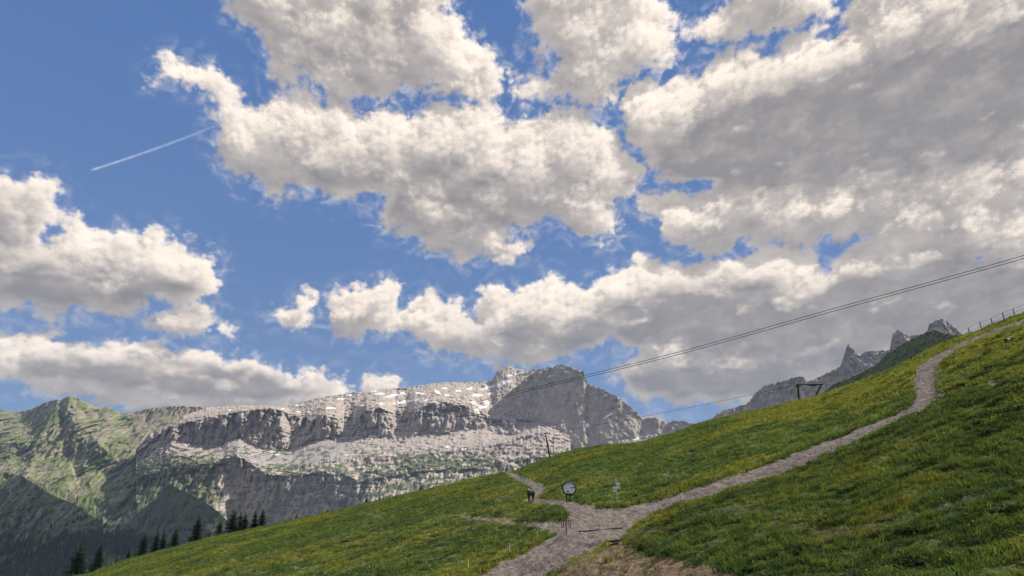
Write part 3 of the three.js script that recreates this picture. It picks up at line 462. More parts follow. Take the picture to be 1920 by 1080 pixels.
// -- valley floor far below, out to the horizon
{
  const g = new THREE.PlaneGeometry(90000, 90000, 40, 40).rotateX(-Math.PI / 2).translate(0, -1100, 0);
  top('valley_floor', g, std(0.05, 0.075, 0.03, 1), 'wooded valley floor far below the slopes', null, null, 'structure');
}
console.log('mountains done');
// ---------------------------------------------------------------- grass and flowers of the meadow
const gq = mulberry(77);
function tuftGeometry(blades, h, spread, seed) {
  const r = mulberry(seed), P = [], N = [];
  for (let b = 0; b < blades; b++) {
    const a = r() * 6.283, R = spread * Math.sqrt(r()), x = Math.cos(a) * R, z = Math.sin(a) * R, w = 0.014 + 0.016 * r(), H = h * (0.55 + 0.6 * r()), lean = 0.25 + 0.5 * r(), la = a + (r() - 0.5) * 1.6, t = r() * 3.14;
    const dx = Math.cos(t) * w, dz = Math.sin(t) * w, mx = x + Math.cos(la) * lean * H * 0.35, mz = z + Math.sin(la) * lean * H * 0.35, ex = x + Math.cos(la) * lean * H, ez = z + Math.sin(la) * lean * H, y0 = -0.05;
    P.push(x - dx, y0, z - dz, x + dx, y0, z + dz, mx + dx * 0.8, H * 0.62, mz + dz * 0.8, x - dx, y0, z - dz, mx + dx * 0.8, H * 0.62, mz + dz * 0.8, mx - dx * 0.8, H * 0.62, mz - dz * 0.8, mx - dx * 0.8, H * 0.62, mz - dz * 0.8, mx + dx * 0.8, H * 0.62, mz + dz * 0.8, ex, H, ez);
  }
  const g = new THREE.BufferGeometry(); g.setAttribute('position', new THREE.Float32BufferAttribute(P, 3)); g.computeVertexNormals();
  return g;
}
const bladeMat = new THREE.MeshPhysicalMaterial({ color: 0xffffff, roughness: 0.95, specularIntensity: 0.2, transmission: 0.5, side: THREE.DoubleSide });
{
  const total = 250000, kinds = [tuftGeometry(11, 0.24, 0.17, 1), tuftGeometry(9, 0.34, 0.15, 2), tuftGeometry(13, 0.16, 0.22, 3)], lists = [[], [], []], c3 = [0, 0, 0], M = new THREE.Matrix4(), Q = new THREE.Quaternion(), E = new THREE.Euler(), S = new THREE.Vector3(), flowers = [];
  for (let n = 0; n < total; n++) {
    const px = -150 + gq() * 2220, dc = crestD(px), d = 17 + gq() * (dc + 6 - 17), py = d < dc ? rowAt(px, d) : crestY(px);
    if (py > 1130) continue;
    const p = hill(px, d), jx = 3.6 * n2(p.x / 1.1, p.z / 1.1) * 60 / Math.max(d, 30), jy = 1.2 * n2(p.x / 1.3 + 9, p.z / 1.3) * 60 / Math.max(d, 30);
    if (onPath(px + jx, py + jy)) continue;
    const w = bare(px + jx, py + jy), patch = fbm2(p.x / 3.4, p.z / 1.5, 3), edge = d < 90 && edge2(PATH, px, py) < (900 / d) ** 2 / 8 ? 1 : 0;
    if (gq() < w[0] * 0.93 || gq() < w[1] * 0.88 || gq() < w[2] * 0.62 || gq() < 0.2 - patch * 1.2) continue;
    turf(px, py, p.x, p.z, c3);
    const v = (0.62 + 0.85 * gq()) * (1 + 0.35 * fbm2(p.x / 1.1 + 4, p.z / 0.8, 2)), yl = gq() * 0.35 - 0.1, tall = clamp(0.6 + 1.5 * patch + 0.25 * gq() + edge * 0.5, 0.35, 1.9);
    const worn = w[1] + w[2] > 0.3 || bare(px, py - 4)[1] > 0.5 || bare(px, py - 4)[2] > 0.5 ? 0.5 : 1, low = worn *(onPath(px, py - 1.5) || onPath(px, py - 3.5) || onPath(px, py - 6) ? 0.4 : 1);
    const k = low === 1 && edge && gq() < 0.6 ? 1 : (gq() * 2.99) | 0, far = Math.max(1, d / 95);
    Q.setFromEuler(E.set((gq() - 0.5) * 0.3, gq() * 6.28, (gq() - 0.5) * 0.3)); S.set(far * (0.9 + gq() * 0.5), low * tall * (0.85 + 0.4 * gq()) * Math.min(far, 1.2), far * (0.9 + gq() * 0.5));
    lists[k].push([M.compose(p, Q, S).clone(), c3[0] * v * (1 + yl), c3[1] * v, c3[2] * v * (1 - yl)]);
    const meadowFlower = (px > 1250 && py < 800) || (px > 1700 && py < 760) ? 0.16 : 0.006;
    if (gq() < meadowFlower * (0.5 + fbm2(p.x / 9 + 20, p.z / 7, 3) * 1.6)) flowers.push([p.clone(), tall * 0.3, far]);
  }
  lists.forEach((l, k) => {
    const m = new THREE.InstancedMesh(kinds[k], bladeMat, l.length), c = new THREE.Color();
    l.forEach((e, i) => { m.setMatrixAt(i, e[0]); m.setColorAt(i, c.setRGB(e[1], e[2], e[3])); });
    m.name = ['meadow_grass', 'tall_grass', 'low_grass'][k]; m.castShadow = m.receiveShadow = true;
    tag(m, ['medium green grass covering the meadow slope', 'taller grass clumps along the path edges and meadow', 'low matted grass covering the meadow slope'][k], 'grass', null, 'stuff'); scene.add(m);
  });
  const fg = new THREE.SphereGeometry(0.045, 6, 4).scale(1, 0.6, 1), fm = new THREE.InstancedMesh(fg, std(0.62, 0.46, 0.02, 0.8), flowers.length);
  flowers.forEach(([p, h, far], i) => fm.setMatrixAt(i, M.compose(p.setY(p.y + h * 0.9), Q.identity(), S.setScalar(far * (0.8 + gq() * 0.6)))));
  fm.name = 'yellow_flowers'; fm.castShadow = fm.receiveShadow = true; tag(fm, 'tiny yellow flowers dotted over the upper meadow', 'flowers', null, 'stuff'); scene.add(fm);
  console.log('tufts', lists.map((l) => l.length).join(' '), 'flowers', flowers.length);
}
{ // low dark dwarf shrubs and sedge clumps in broken rows across the slope
  const r = mulberry(123), P = [];
  for (let i = 0; i < 34; i++) { const a = r() * 6.283, R = Math.sqrt(r()) * 0.5, x = Math.cos(a) * R * 1.3, z = Math.sin(a) * R * 0.8, y = 0.30 * (1 - R * R * 3) * (0.5 + 0.6 * r()), b = r() * 6.283, s = 0.10 + 0.09 * r(), q = s * (0.5 - r()), dx = Math.cos(b) * s, dz = Math.sin(b) * s; P.push(x, y, z, x + dx - dz * 0.4, y + q, z + dz + dx * 0.4, x + dx * 2, y + q * 1.3, z + dz * 2, x, y, z, x + dx * 2, y + q * 1.3, z + dz * 2, x + dx + dz * 0.4, y + q, z + dz - dx * 0.4); }
  const g = new THREE.BufferGeometry(); g.setAttribute('position', new THREE.Float32BufferAttribute(P, 3)); g.computeVertexNormals();
  const list = [], M = new THREE.Matrix4(), Q = new THREE.Quaternion(), S = new THREE.Vector3(), c = new THREE.Color();
  for (let n = 0; n < 60000; n++) {
    const px = -150 + r() * 2220, dc = crestD(px), d = 20 + r() * (dc - 20), py = rowAt(px, d); if (py > 1120) continue;
    const p = hill(px, d), k = fbm2(p.x / 5.5 + 40, p.z / 1.6, 3) + 0.5 * fbm2(p.x / 25, p.z / 18 + 9, 2); if (k < 0.10 + 0.22 * r()) continue;
    if (onPath(px, py) || onPath(px, py - 4) || onPath(px, py + 2)) continue; const w = bare(px, py); if (w[0] + w[1] + w[2] > 0.25) continue;
    const s = (0.4 + 0.55 * r()) * Math.max(1, d / 110), v = 0.6 + 0.7 * r(); list.push([M.compose(p, Q.setFromAxisAngle(new THREE.Vector3(0, 1, 0), (r() - 0.5) * 0.9), S.set(s, s * (0.6 + 0.5 * r()), s)).clone(), 0.046 * v, 0.078 * v, 0.022 * v]);
  }
  const m = new THREE.InstancedMesh(g, bladeMat, list.length); list.forEach((e, i) => { m.setMatrixAt(i, e[0]); m.setColorAt(i, c.setRGB(e[1], e[2], e[3])); });
  m.name = 'dwarf_shrubs'; m.castShadow = m.receiveShadow = true; tag(m, 'low dark green dwarf shrubs scattered in rows over the meadow', 'shrubs', null, 'stuff'); scene.add(m); console.log('shrubs', list.length);
}
{ // loose stones on the gravel and its verges
  const r = mulberry(321), g = new THREE.IcosahedronGeometry(1, 0), list = [], M = new THREE.Matrix4(), Q = new THREE.Quaternion(), E = new THREE.Euler(), S = new THREE.Vector3(), c = new THREE.Color();
  for (let n = 0; n < 90000 && list.length < 14000; n++) { const px = 860 + r() * 1060, dc = crestD(px), d = 22 + r() * (dc - 24), py = rowAt(px, d); if (py > 1110 || !onPath(px + (r() - 0.5) * 8, py + (r() - 0.5) * 3)) continue; const p = hill(px, d), s = (0.016 + 0.04 * r() ** 3) * Math.max(1, d / 75), v = 0.22 + 0.26 * r(); p.y -= 0.02; list.push([M.compose(p, Q.setFromEuler(E.set(r() * 6, r() * 6, r() * 6)), S.set(s * 1.3, s * 0.8, s)).clone(), v]); }
  const m = new THREE.InstancedMesh(g, std(1, 1, 1, 1), list.length); list.forEach((e, i) => { m.setMatrixAt(i, e[0]); m.setColorAt(i, c.setRGB(e[1] * 1.04, e[1], e[1] * 0.95)); });
  m.name = 'loose_gravel'; m.castShadow = m.receiveShadow = true; tag(m, 'loose grey stones strewn over the gravel path', 'gravel', null, 'stuff'); scene.add(m); console.log('loose stones', list.length);
}
// ---------------------------------------------------------------- spruces
const barkMat = std(0.060, 0.045, 0.035, 1), needleMats = [[0.022, 0.038, 0.017], [0.028, 0.042, 0.020]].map((c) => new THREE.MeshPhysicalMaterial({ color: new THREE.Color().setRGB(...c), roughness: 1, specularIntensity: 0.08, side: THREE.DoubleSide }));
function spruceParts(seed, h, width, levels) {
  const r = mulberry(seed), P = [];
  const tri = (a, b, c) => P.push(...a, ...b, ...c);
  for (let l = 0; l < levels; l++) {
    const t = l / (levels - 1), y0 = h * (0.06 + 0.92 * t), reach = width * Math.pow(1 - t, 0.85) * (0.72 + 0.5 * r()) + 0.12, n = 8 + ((r() * 4) | 0), a0 = r() * 6.28;
    for (let b = 0; b < n; b++) {
      const a = a0 + b / n * 6.283 + (r() - 0.5) * 0.5, R = reach * (0.6 + 0.55 * r()), ca = Math.cos(a), sa = Math.sin(a), droop = 0.30 + 0.3 * r() - 0.35 * t, seg = Math.max(3, Math.round(R / 0.32));
      let px = 0, pz = 0, py = y0;
      for (let s = 1; s <= seg; s++) {
        const u = s / seg, x = ca * R * u, z = sa * R * u, y = y0 - droop * R * u + 0.22 * R * u * u, w = (0.42 - 0.2 * u) * (0.75 + 0.5 * r()) * Math.min(1, R), hang = (0.42 + 0.3 * r()) * (1 - 0.5 * u) * Math.min(1, R);
        // two side sprays and one hanging spray for every stretch of the branch
        tri([px, py, pz], [x, y, z], [x - sa * w * 1.5 + ca * 0.12, y - 0.10 - 0.1 * r(), z + ca * w * 1.5 + sa * 0.12]);
        tri([px, py, pz], [x + sa * w * 1.5 + ca * 0.12, y - 0.10 - 0.1 * r(), z - ca * w * 1.5 + sa * 0.12], [x, y, z]);
        tri([px, py, pz], [x, y, z], [(px + x) / 2 + (r() - 0.5) * 0.2, (py + y) / 2 - hang, (pz + z) / 2 + (r() - 0.5) * 0.2]);
        px = x; py = y; pz = z;
      }
    }
  }
  tri([0, h * 1.03, 0], [0.07, h * 0.93, 0], [-0.07, h * 0.93, 0.02]); tri([0, h * 1.03, 0], [0, h * 0.93, 0.07], [0.02, h * 0.93, -0.07]);
  const g = new THREE.BufferGeometry(); g.setAttribute('position', new THREE.Float32BufferAttribute(P, 3)); g.computeVertexNormals();
  const trunk = new THREE.CylinderGeometry(0.03, 0.022 * h, h * 1.0, 9).translate(0, h * 0.5 - 0.3, 0);
  return [trunk, g];
}
const spruceKinds = [spruceParts(11, 12, 2.3, 34), spruceParts(23, 12, 2.9, 30), spruceParts(37, 12, 1.9, 36), spruceParts(41, 12, 2.5, 32)];
// [column, row of the tip, row of the foot, depth past the crest, kind, label]
const spruces = [
  [142, 1017, 1096, 16, 1, 'dark spruce at far left beside a smaller neighbour'], [181, 1018, 1088, 14, 2, 'slim dark spruce second from the left edge'], [218, 1040, 1066, 25, 0, 'tiny spruce third from the left edge of the row'],
  [240, 1030, 1060, 12, 3, 'small dark spruce just left of a taller bushy one'], [266, 998, 1044, 10, 1, 'bushy dark spruce left of a close pair'], [290, 993, 1040, 12, 2, 'taller left spruce of a close pair'], [303, 994, 1037, 14, 0, 'shorter right spruce of a close pair'],
  [326, 990, 1032, 9, 1, 'broad dark spruce between the pair and the tallest spruce'], [367, 965, 1022, 8, 0, 'tallest lone dark spruce on the left crest'], [391, 998, 1012, 12, 2, 'very small spruce right of the tallest lone spruce'],
  [410, 973, 1010, 8, 3, 'broad spruce at the left of the dense spruce clump'], [434, 953, 1006, 7, 1, 'largest bushy spruce in the dense clump'], [448, 957, 1002, 9, 2, 'narrow spruce in the middle of the dense clump'], [457, 959, 1001, 10, 0, 'right-hand spruce of the dense clump'],
  [476, 955, 996, 7, 2, 'left narrow spruce of the two right of the clump'], [490, 952, 993, 7, 0, 'right spruce of the two right of the clump'], [555, 964, 980, 12, 2, 'small lone spruce on the crest below the rock wall'],
  [614, 952, 966, 14, 2, 'tiny spruce tip on the crest below the dark dome'], [645, 948, 960, 16, 1, 'tiny round spruce left of a group of three'], [687, 932, 950, 10, 1, 'dark small spruce below the left dome edge'], [711, 926, 942, 12, 2, 'left narrow spruce of a small far pair'], [719, 927, 941, 12, 0, 'right narrow spruce of a small far pair'],
  [789, 909, 923, 10, 1, 'small bushy spruce on the crest below the terraces'], [803, 911, 920, 12, 3, 'smallest spruce right of the small bushy one'],
];
for (const [px, ty, fy, e, kind, label] of spruces) {
  const d = crestD(px) + e * 1.6, foot = hill(px, d), tip = place(px, ty, d), h = tip.y - foot.y, s = h / 12.3;
  const t = thing('spruce_tree', label, 'tree', foot, rnd() * 6.28, 'spruces along the left crest');
  part('trunk', spruceKinds[kind][0], barkMat, t); part('crown', spruceKinds[kind][1], needleMats[kind % 2], t);
  const wide = clamp((fy - ty) * d / FOCAL / 12.3, 0.3, 2); const ws = Math.max(wide * 1.55, s * 0.9); t.scale.set(ws, s, ws);
}
// ---------------------------------------------------------------- far woods in the valley, one mass
{
  const r = mulberry(55), list = [], M = new THREE.Matrix4(), Q = new THREE.Quaternion(), S = new THREE.Vector3();
  const parts = [[0, 0.5, 0.20], [0.28, 0.78, 0.15], [0.55, 1, 0.10]].map(([a, b, w]) => new THREE.ConeGeometry(w, b - a, 7, 1, true).translate(0, (a + b) / 2, 0));
  const geo = mergeGeometries(parts), ray = new THREE.Raycaster(), slopes = ['dark_ridge', 'green_mountain', 'dark_pyramid'].map((n) => scene.getObjectByName(n));
  // trees stand on the vertices of the slopes they cover
  const ridge = slopes[0].geometry.attributes.position, pyr = slopes[2].geometry.attributes.position, grn = slopes[1].geometry.attributes.position;
  const add = (pos, test, n, h0, h1) => { for (let i = 0; i < n; i++) { const k = (r() * pos.count) | 0, x = pos.getX(k), y = pos.getY(k), z = pos.getZ(k), row = 540 - FOCAL * ((y - EYE.y) * CP + z * SP) / ((y - EYE.y) * SP - z * CP), px = 960 + FOCAL * x / ((y - EYE.y) * SP - z * CP); if (test(px, row, x, y, z)) list.push([x + (r() - 0.5) * 8, y - 1, z + (r() - 0.5) * 8, lerp(h0, h1, r())]); } };
  add(ridge, (px, py, x, y, z) => px < 430 && py > 1012 + 26 * fbm2(x / 90, z / 90, 2) && fbm2(x / 60 + 5, y / 60, 3) > -0.22, 24000, 18, 34);
  add(ridge, (px, py, x, y, z) => px < 430 && py > 955 && fbm2(x / 50, y / 40, 3) > 0.16, 6000, 11, 20);
  add(pyr, (px, py, x, y, z) => py > 965 && px < 460 && fbm2(x / 60, y / 60, 3) > 0.05, 3500, 12, 20);
  add(grn, (px, py, x, y, z) => py > 945 && px < 330 && fbm2(x / 70, y / 70, 3) > 0.10, 2500, 12, 22);
  const m = new THREE.InstancedMesh(geo, new THREE.MeshPhysicalMaterial({ color: 0xffffff, roughness: 1, specularIntensity: 0.1, side: THREE.DoubleSide }), list.length), c = new THREE.Color();
  list.forEach(([x, y, z, h], i) => { m.setMatrixAt(i, M.compose(new THREE.Vector3(x, y, z), Q.setFromAxisAngle(new THREE.Vector3(0, 1, 0), r() * 6), S.set(h, h, h))); const v = 0.6 + 0.8 * r(); m.setColorAt(i, c.setRGB(0.040 * v, 0.058 * v, 0.028 * v)); });
  m.name = 'valley_forest'; m.castShadow = m.receiveShadow = true; tag(m, 'dark conifer forest filling the valley at lower left', 'forest', null, 'stuff'); scene.add(m);
  console.log('forest', list.length);
}
// ---------------------------------------------------------------- things on the meadow
const up = new THREE.Vector3(0, 1, 0);
const darkWood = std(0.045, 0.036, 0.030, 0.9), darkSteel = std(0.030, 0.031, 0.034, 0.6, { metalness: 0.4 }), galv = std(0.46, 0.47, 0.47, 0.55, { metalness: 0.5 }), paleWood = std(0.36, 0.29, 0.20, 0.95), whitePaint = std(0.74, 0.74, 0.70, 0.6), blackPaint = std(0.018, 0.018, 0.020, 0.6), plateMat = std(0.62, 0.63, 0.64, 0.55), yellowPlate = std(0.66, 0.52, 0.10, 0.6), wireMat = new THREE.MeshPhysicalMaterial({ color: new THREE.Color().setRGB(0.018, 0.018, 0.02), roughness: 0.9, specularIntensity: 0.2 });
const metres = (px, py, n) => n * depthAt(px, py) / FOCAL;                   // size of n photo pixels at a ground point
const face = (p) => Math.atan2(EYE.x - p.x, EYE.z - p.z);                      // turn towards the camera
function canvasTex(w, h, draw) { const c = document.createElement('canvas'); c.width = w; c.height = h; const x = c.getContext('2d'); draw(x, w, h); const t = new THREE.CanvasTexture(c); t.colorSpace = THREE.SRGBColorSpace; return t; }

{ // round information board: black ring, white printed disc, slanting strut
  const p = ground(1068, 939), m = metres(1068, 939, 1), R = 13.6 * m, cy = 23 * m;
  const t = thing('round_sign', 'round white information board in a thick black ring beside the path', 'sign', p, face(p) + 0.1);
  const print = canvasTex(512, 512, (x, w, h) => {
    x.fillStyle = '#f1f4f7'; x.fillRect(0, 0, w, h);
    x.fillStyle = '#5f8f96'; x.beginPath(); x.arc(256, 300, 250, Math.PI * 1.28, Math.PI * 1.86); x.arc(256, 345, 252, Math.PI * 1.86, Math.PI * 1.28, true); x.fill();
    x.fillStyle = '#4f6f7a'; for (let i = 0; i < 8; i++) x.fillRect(150 + i * 24, 76 + (i % 3) * 5, 16, 20);
    x.fillStyle = '#3d4657'; x.fillRect(96, 150, 34, 34); for (let i = 0; i < 7; i++) x.fillRect(150 + i * 24, 152, 15, 18);
    x.fillStyle = '#a9b3c2'; for (let i = 0; i < 5; i++) x.fillRect(60, 222 + i * 20, 180, 9);
    x.fillStyle = '#10131b'; x.fillRect(290, 208, 190, 44); x.fillStyle = '#dfe4ea'; for (let i = 0; i < 5; i++) x.fillRect(308 + i * 34, 222, 14, 14);
    x.fillStyle = '#151a26'; x.fillRect(338, 290, 38, 36); x.fillRect(392, 352, 46, 36); x.beginPath(); x.moveTo(376, 326); x.lineTo(390, 300); x.lineTo(396, 334); x.fill();
    x.beginPath(); x.arc(170, 390, 34, 0, 7); x.fill(); x.fillRect(196, 350, 40, 54); x.lineWidth = 12; x.strokeStyle = '#151a26'; x.beginPath(); x.arc(270, 396, 30, 0, 7); x.stroke();
  });
  const ring = new THREE.TorusGeometry(R * 0.90, R * 0.10, 10, 56).scale(1, 1, 0.9), disc = new THREE.CylinderGeometry(R * 0.9, R * 0.9, 0.05, 56).rotateX(Math.PI / 2);
  const rg = part('ring', ring.translate(0, cy, 0.02), blackPaint, t);
  const d = part('printed_disc', disc.translate(0, cy, 0), plateMat, t);
  const face2 = new THREE.CircleGeometry(R * 0.86, 56).translate(0, cy, 0.03);
  part('print', face2, new THREE.MeshStandardMaterial({ map: print, roughness: 0.5 }), d);
  const foot = new THREE.Shape(); foot.absarc(0, 0, R * 0.95, Math.PI * 1.24, Math.PI * 1.76, false);
  part('base_panel', new THREE.ExtrudeGeometry(foot, { depth: 0.05, bevelEnabled: false }).translate(0, cy, 0.035), blackPaint, t);
  part('strut', bar([R * 0.35, cy - R * 0.9, -0.02], [R * 0.6, -0.15, -0.05], 0.055, 0.055), galv, t);
  part('strut', bar([-R * 0.35, cy - R * 0.9, -0.06], [-R * 0.45, -0.15, -0.3], 0.05, 0.05), blackPaint, t);
}
{ // trail signpost with four plates
  const p = ground(1157, 946), m = metres(1157, 946, 1), t = thing('trail_signpost', 'tall pale trail signpost with plates pointing left and right', 'signpost', p, face(p)), H = 50 * m;
  part('pole', new THREE.CylinderGeometry(0.045, 0.045, H + 0.3, 10).translate(0, H / 2 - 0.15, 0), galv, t);
  const plate = (x0, x1, y, h, dir, name, mat) => { const s = new THREE.Shape(), b = dir > 0 ? x1 : x0, a = dir > 0 ? x0 : x1, tip = dir * h * 0.4; s.moveTo(a, y - h / 2); s.lineTo(b, y - h / 2); s.lineTo(b + tip, y); s.lineTo(b, y + h / 2); s.lineTo(a, y + h / 2); s.closePath(); return part(name, new THREE.ExtrudeGeometry(s, { depth: 0.02, bevelEnabled: false }).translate(0, 0, 0.05), mat, t); };
  plate(0, 6.2 * m, 40.5 * m, 5.6 * m, 1, 'direction_plate', plateMat); plate(0, 5.6 * m, 34 * m, 5.6 * m, 1, 'direction_plate', plateMat);
  plate(-5.8 * m, 0, 33 * m, 5.2 * m, -1, 'direction_plate', plateMat); plate(-6.6 * m, 0, 27.6 * m, 2.8 * m, -1, 'direction_plate', whitePaint);
  const tri = new THREE.Shape(); tri.moveTo(-1.9 * m, 22.6 * m); tri.lineTo(1.9 * m, 22.6 * m); tri.lineTo(0, 18.6 * m); tri.closePath();
  part('marker_plate', new THREE.ExtrudeGeometry(tri, { depth: 0.02, bevelEnabled: false }).translate(0, 0, 0.05), yellowPlate, t);
  part('pole_cap', new THREE.SphereGeometry(0.06, 10, 6).translate(0, H, 0), galv, t);
}
{ // T-shaped passage post with two hanging loops
  const p = ground(1062, 1005), m = metres(1062, 1005, 1), t = thing('passage_post', 'rusty T-shaped post with two hanging loops on the gravel', 'post', p, face(p) - 0.15), H = 24 * m, W = 9.4 * m, steel = std(0.085, 0.055, 0.042, 0.85);
  part('post', bar([0, -0.2, 0], [0, H, 0], 0.055, 0.05), steel, t);
  part('crossbar', bar([-W, H, 0], [W, H + 0.02, 0], 0.04, 0.04), steel, t);
  for (const s of [-1, 1]) { const c = new THREE.CatmullRomCurve3([[s * W * 0.95, H, 0], [s * W * 0.92, H - 8 * m, 0], [s * W * 0.72, H - 12.5 * m, 0], [s * W * 0.52, H - 8 * m, 0], [s * W * 0.5, H, 0]].map((v) => new THREE.Vector3(...v))); part('hanging_loop', new THREE.TubeGeometry(c, 24, 0.032, 6), steel, t); }
}
{ // drain bar across the path
  const a = ground(1086, 999), b = ground(1168, 988); a.y -= 0.02; b.y -= 0.02;
  const mid = a.clone().add(b).multiplyScalar(0.5), t = thing('drain_bar', 'dark timber drain bar laid across the gravel path', 'drain', mid), A = a.clone().sub(mid).toArray(), B = b.clone().sub(mid).toArray(), o = new THREE.Vector3().subVectors(b, a).cross(up).normalize().multiplyScalar(0.13);
  part('timber', bar([A[0] + o.x, A[1], A[2] + o.z], [B[0] + o.x, B[1], B[2] + o.z], 0.045, 0.045, 6), darkWood, t); part('timber', bar([A[0] - o.x, A[1], A[2] - o.z], [B[0] - o.x, B[1], B[2] - o.z], 0.045, 0.045, 6), darkWood, t);
}
const beam = (x0, y0, x1, y1, r, mat, name, label, category) => { const a = ground(x0, y0), b = ground(x1, y1), mid = a.clone().add(b).multiplyScalar(0.5); mid.y += r * 0.5; const g = new THREE.BoxGeometry(a.distanceTo(b), r * 1.4, r * 2, 6, 1, 1), q = g.attributes.position; for (let i = 0; i < q.count; i++) q.setY(i, q.getY(i) + 0.02 * Math.sin(q.getX(i) * 3)); g.applyQuaternion(new THREE.Quaternion().setFromUnitVectors(new THREE.Vector3(1, 0, 0), b.clone().sub(a).normalize())); const m = top(name, g, mat, label, category); m.position.copy(mid); };
beam(1135, 1019, 1170, 1012, 0.10, darkWood, 'timber_beam', 'upper dark timber beam edging the brown earth patch', 'beam');
beam(1122, 1027, 1160, 1021, 0.09, darkWood, 'timber_beam', 'lower dark timber beam edging the brown earth patch', 'beam');
beam(1346, 985, 1366, 985, 0.07, paleWood, 'plank', 'short pale plank lying in the grass right of the junction', 'plank');
// thin markers beside the path
for (const [px, py, h, label] of [[878, 1067, 19, 'lowest leftmost thin white fence stake left of the path'], [956, 1042, 21, 'middle thin white fence stake left of the path'], [1008, 1013, 15, 'uppermost thin white fence stake near the T-post']]) {
  const p = ground(px, py), m = metres(px, py, 1), t = thing('fence_stake', label, 'stake', p, 0, 'white fence stakes by the path');
  part('rod', bar([0, -0.15, 0], [-0.03, h * m, 0], 0.026, 0.02), whitePaint, t); part('foot_tread', box(0.16, 0.03, 0.03, 0.05, 0.06, 0), whitePaint, t); part('wire_hook', new THREE.TorusGeometry(0.04, 0.01, 5, 10).translate(-0.02, h * m * 0.9, 0.03), blackPaint, t);
}
{ const p = ground(1540, 979), m = metres(1540, 979, 1), t = thing('orange_marker', 'small orange marker post in the right-hand grass', 'marker', p, 0), om = std(0.75, 0.16, 0.03, 0.6);
  part('post', bar([0, -0.1, 0], [0, 6 * m, 0], 0.028, 0.028), paleWood, t); part('orange_sleeve', new THREE.CylinderGeometry(0.05, 0.055, 8 * m, 10).translate(-0.01, 9 * m, 0), om, t); part('sleeve_cap', new THREE.SphereGeometry(0.05, 10, 6).translate(-0.01, 13 * m, 0), om, t); }
{ // leaning lift pole with a crossarm and a stay
  const p = ground(1032, 861), d = depthAt(1032, 861), m = d / FOCAL, t = thing('leaning_pole', 'thick dark leaning pole with a short crossarm on the crest', 'pole', p, 0), T = [-8.5 * m, 47 * m, 0];
  part('shaft', bar([0, -0.5, 0], T, 2.0 * m, 1.0 * m, 10), darkWood, t);
  part('crossarm', bar([T[0] - 3.6 * m, T[1] - 0.8 * m, 0], [T[0] + 3.6 * m, T[1] + 1.2 * m, 0], 0.8 * m, 0.8 * m, 8), darkWood, t);
  part('stay', bar([T[0] + 1.5 * m, T[1] - 6 * m, 0.1], [3.2 * m, -0.3, 0.6], 0.35 * m, 0.35 * m, 6), darkSteel, t);
  for (const s of [-1, 1]) part('insulator', new THREE.SphereGeometry(0.8 * m, 8, 6).translate(T[0] + s * 3.2 * m, T[1] + s * 0.9 * m + 1.1 * m, 0), blackPaint, t);
}
{ const p = ground(1038, 859), m = depthAt(1038, 859) / FOCAL, t = thing('thin_mast', 'thin dark mast with a white box at its foot on the crest', 'mast', p, 0);
  part('mast', bar([0, -0.4, 0], [-0.6 * m, 36 * m, 0], 0.9 * m, 0.6 * m), darkSteel, t); part('white_box', box(3 * m, 4.2 * m, 2.4 * m, 0.1 * m, 10 * m, 1.4 * m), whitePaint, t); part('white_box', box(2.4 * m, 6 * m, 2 * m, -1.2 * m, 2.6 * m, 1.2 * m), whitePaint, t); part('tip', bar([-0.6 * m, 36 * m, 0], [1.0 * m, 39 * m, 0], 0.3 * m, 0.3 * m, 6), darkSteel, t); }
{ const p = ground(989, 874), m = depthAt(989, 874) / FOCAL, t = thing('fence_post', 'single dark post on the crest right of the vanishing path', 'post', p, 0); part('post', bar([0, -0.3, 0], [0, 15.5 * m, 0], 0.85 * m, 0.75 * m), darkWood, t); part('post_cap', new THREE.ConeGeometry(0.8 * m, 0.8 * m, 8).translate(0, 15.8 * m, 0), darkWood, t); }
// lift portal and mast on the right-hand crest
const mastTop = new THREE.Vector3();
{
  const p = ground(1498, 753), d = crestD(1498), m = d / FOCAL, t = thing('lift_portal', 'black steel lift portal with a slanting right leg on the crest', 'lift portal', p, 0);
  const at3 = (px, py, z = 0) => { const q = place(px, py, d).sub(p); return [q.x, q.y, q.z + z]; };
  part('leg', bar(at3(1498.5, 757), at3(1496, 721), 1.9 * m, 1.8 * m), blackPaint, t); part('slanted_leg', bar(at3(1526, 750), at3(1540, 721), 1.6 * m, 1.7 * m), blackPaint, t);
  part('crossbeam', bar(at3(1494, 720.5), at3(1543, 720.5), 1.4 * m, 1.4 * m), blackPaint, t); part('cross_bracket', bar(at3(1490, 726), at3(1503, 723.5), 0.8 * m, 0.8 * m), blackPaint, t);
  const wh = new THREE.CylinderGeometry(1.9 * m, 1.9 * m, 13 * m, 12).rotateZ(Math.PI / 2).scale(1, 0.8, 1), c = at3(1524, 722); part('drive_housing', wh.translate(c[0], c[1], c[2]), blackPaint, t);
  const k = at3(1495.5, 723); part('head_block', box(4.4 * m, 5.5 * m, 3 * m, k[0], k[1], k[2]), blackPaint, t);
  const c2 = at3(1525, 745);
}
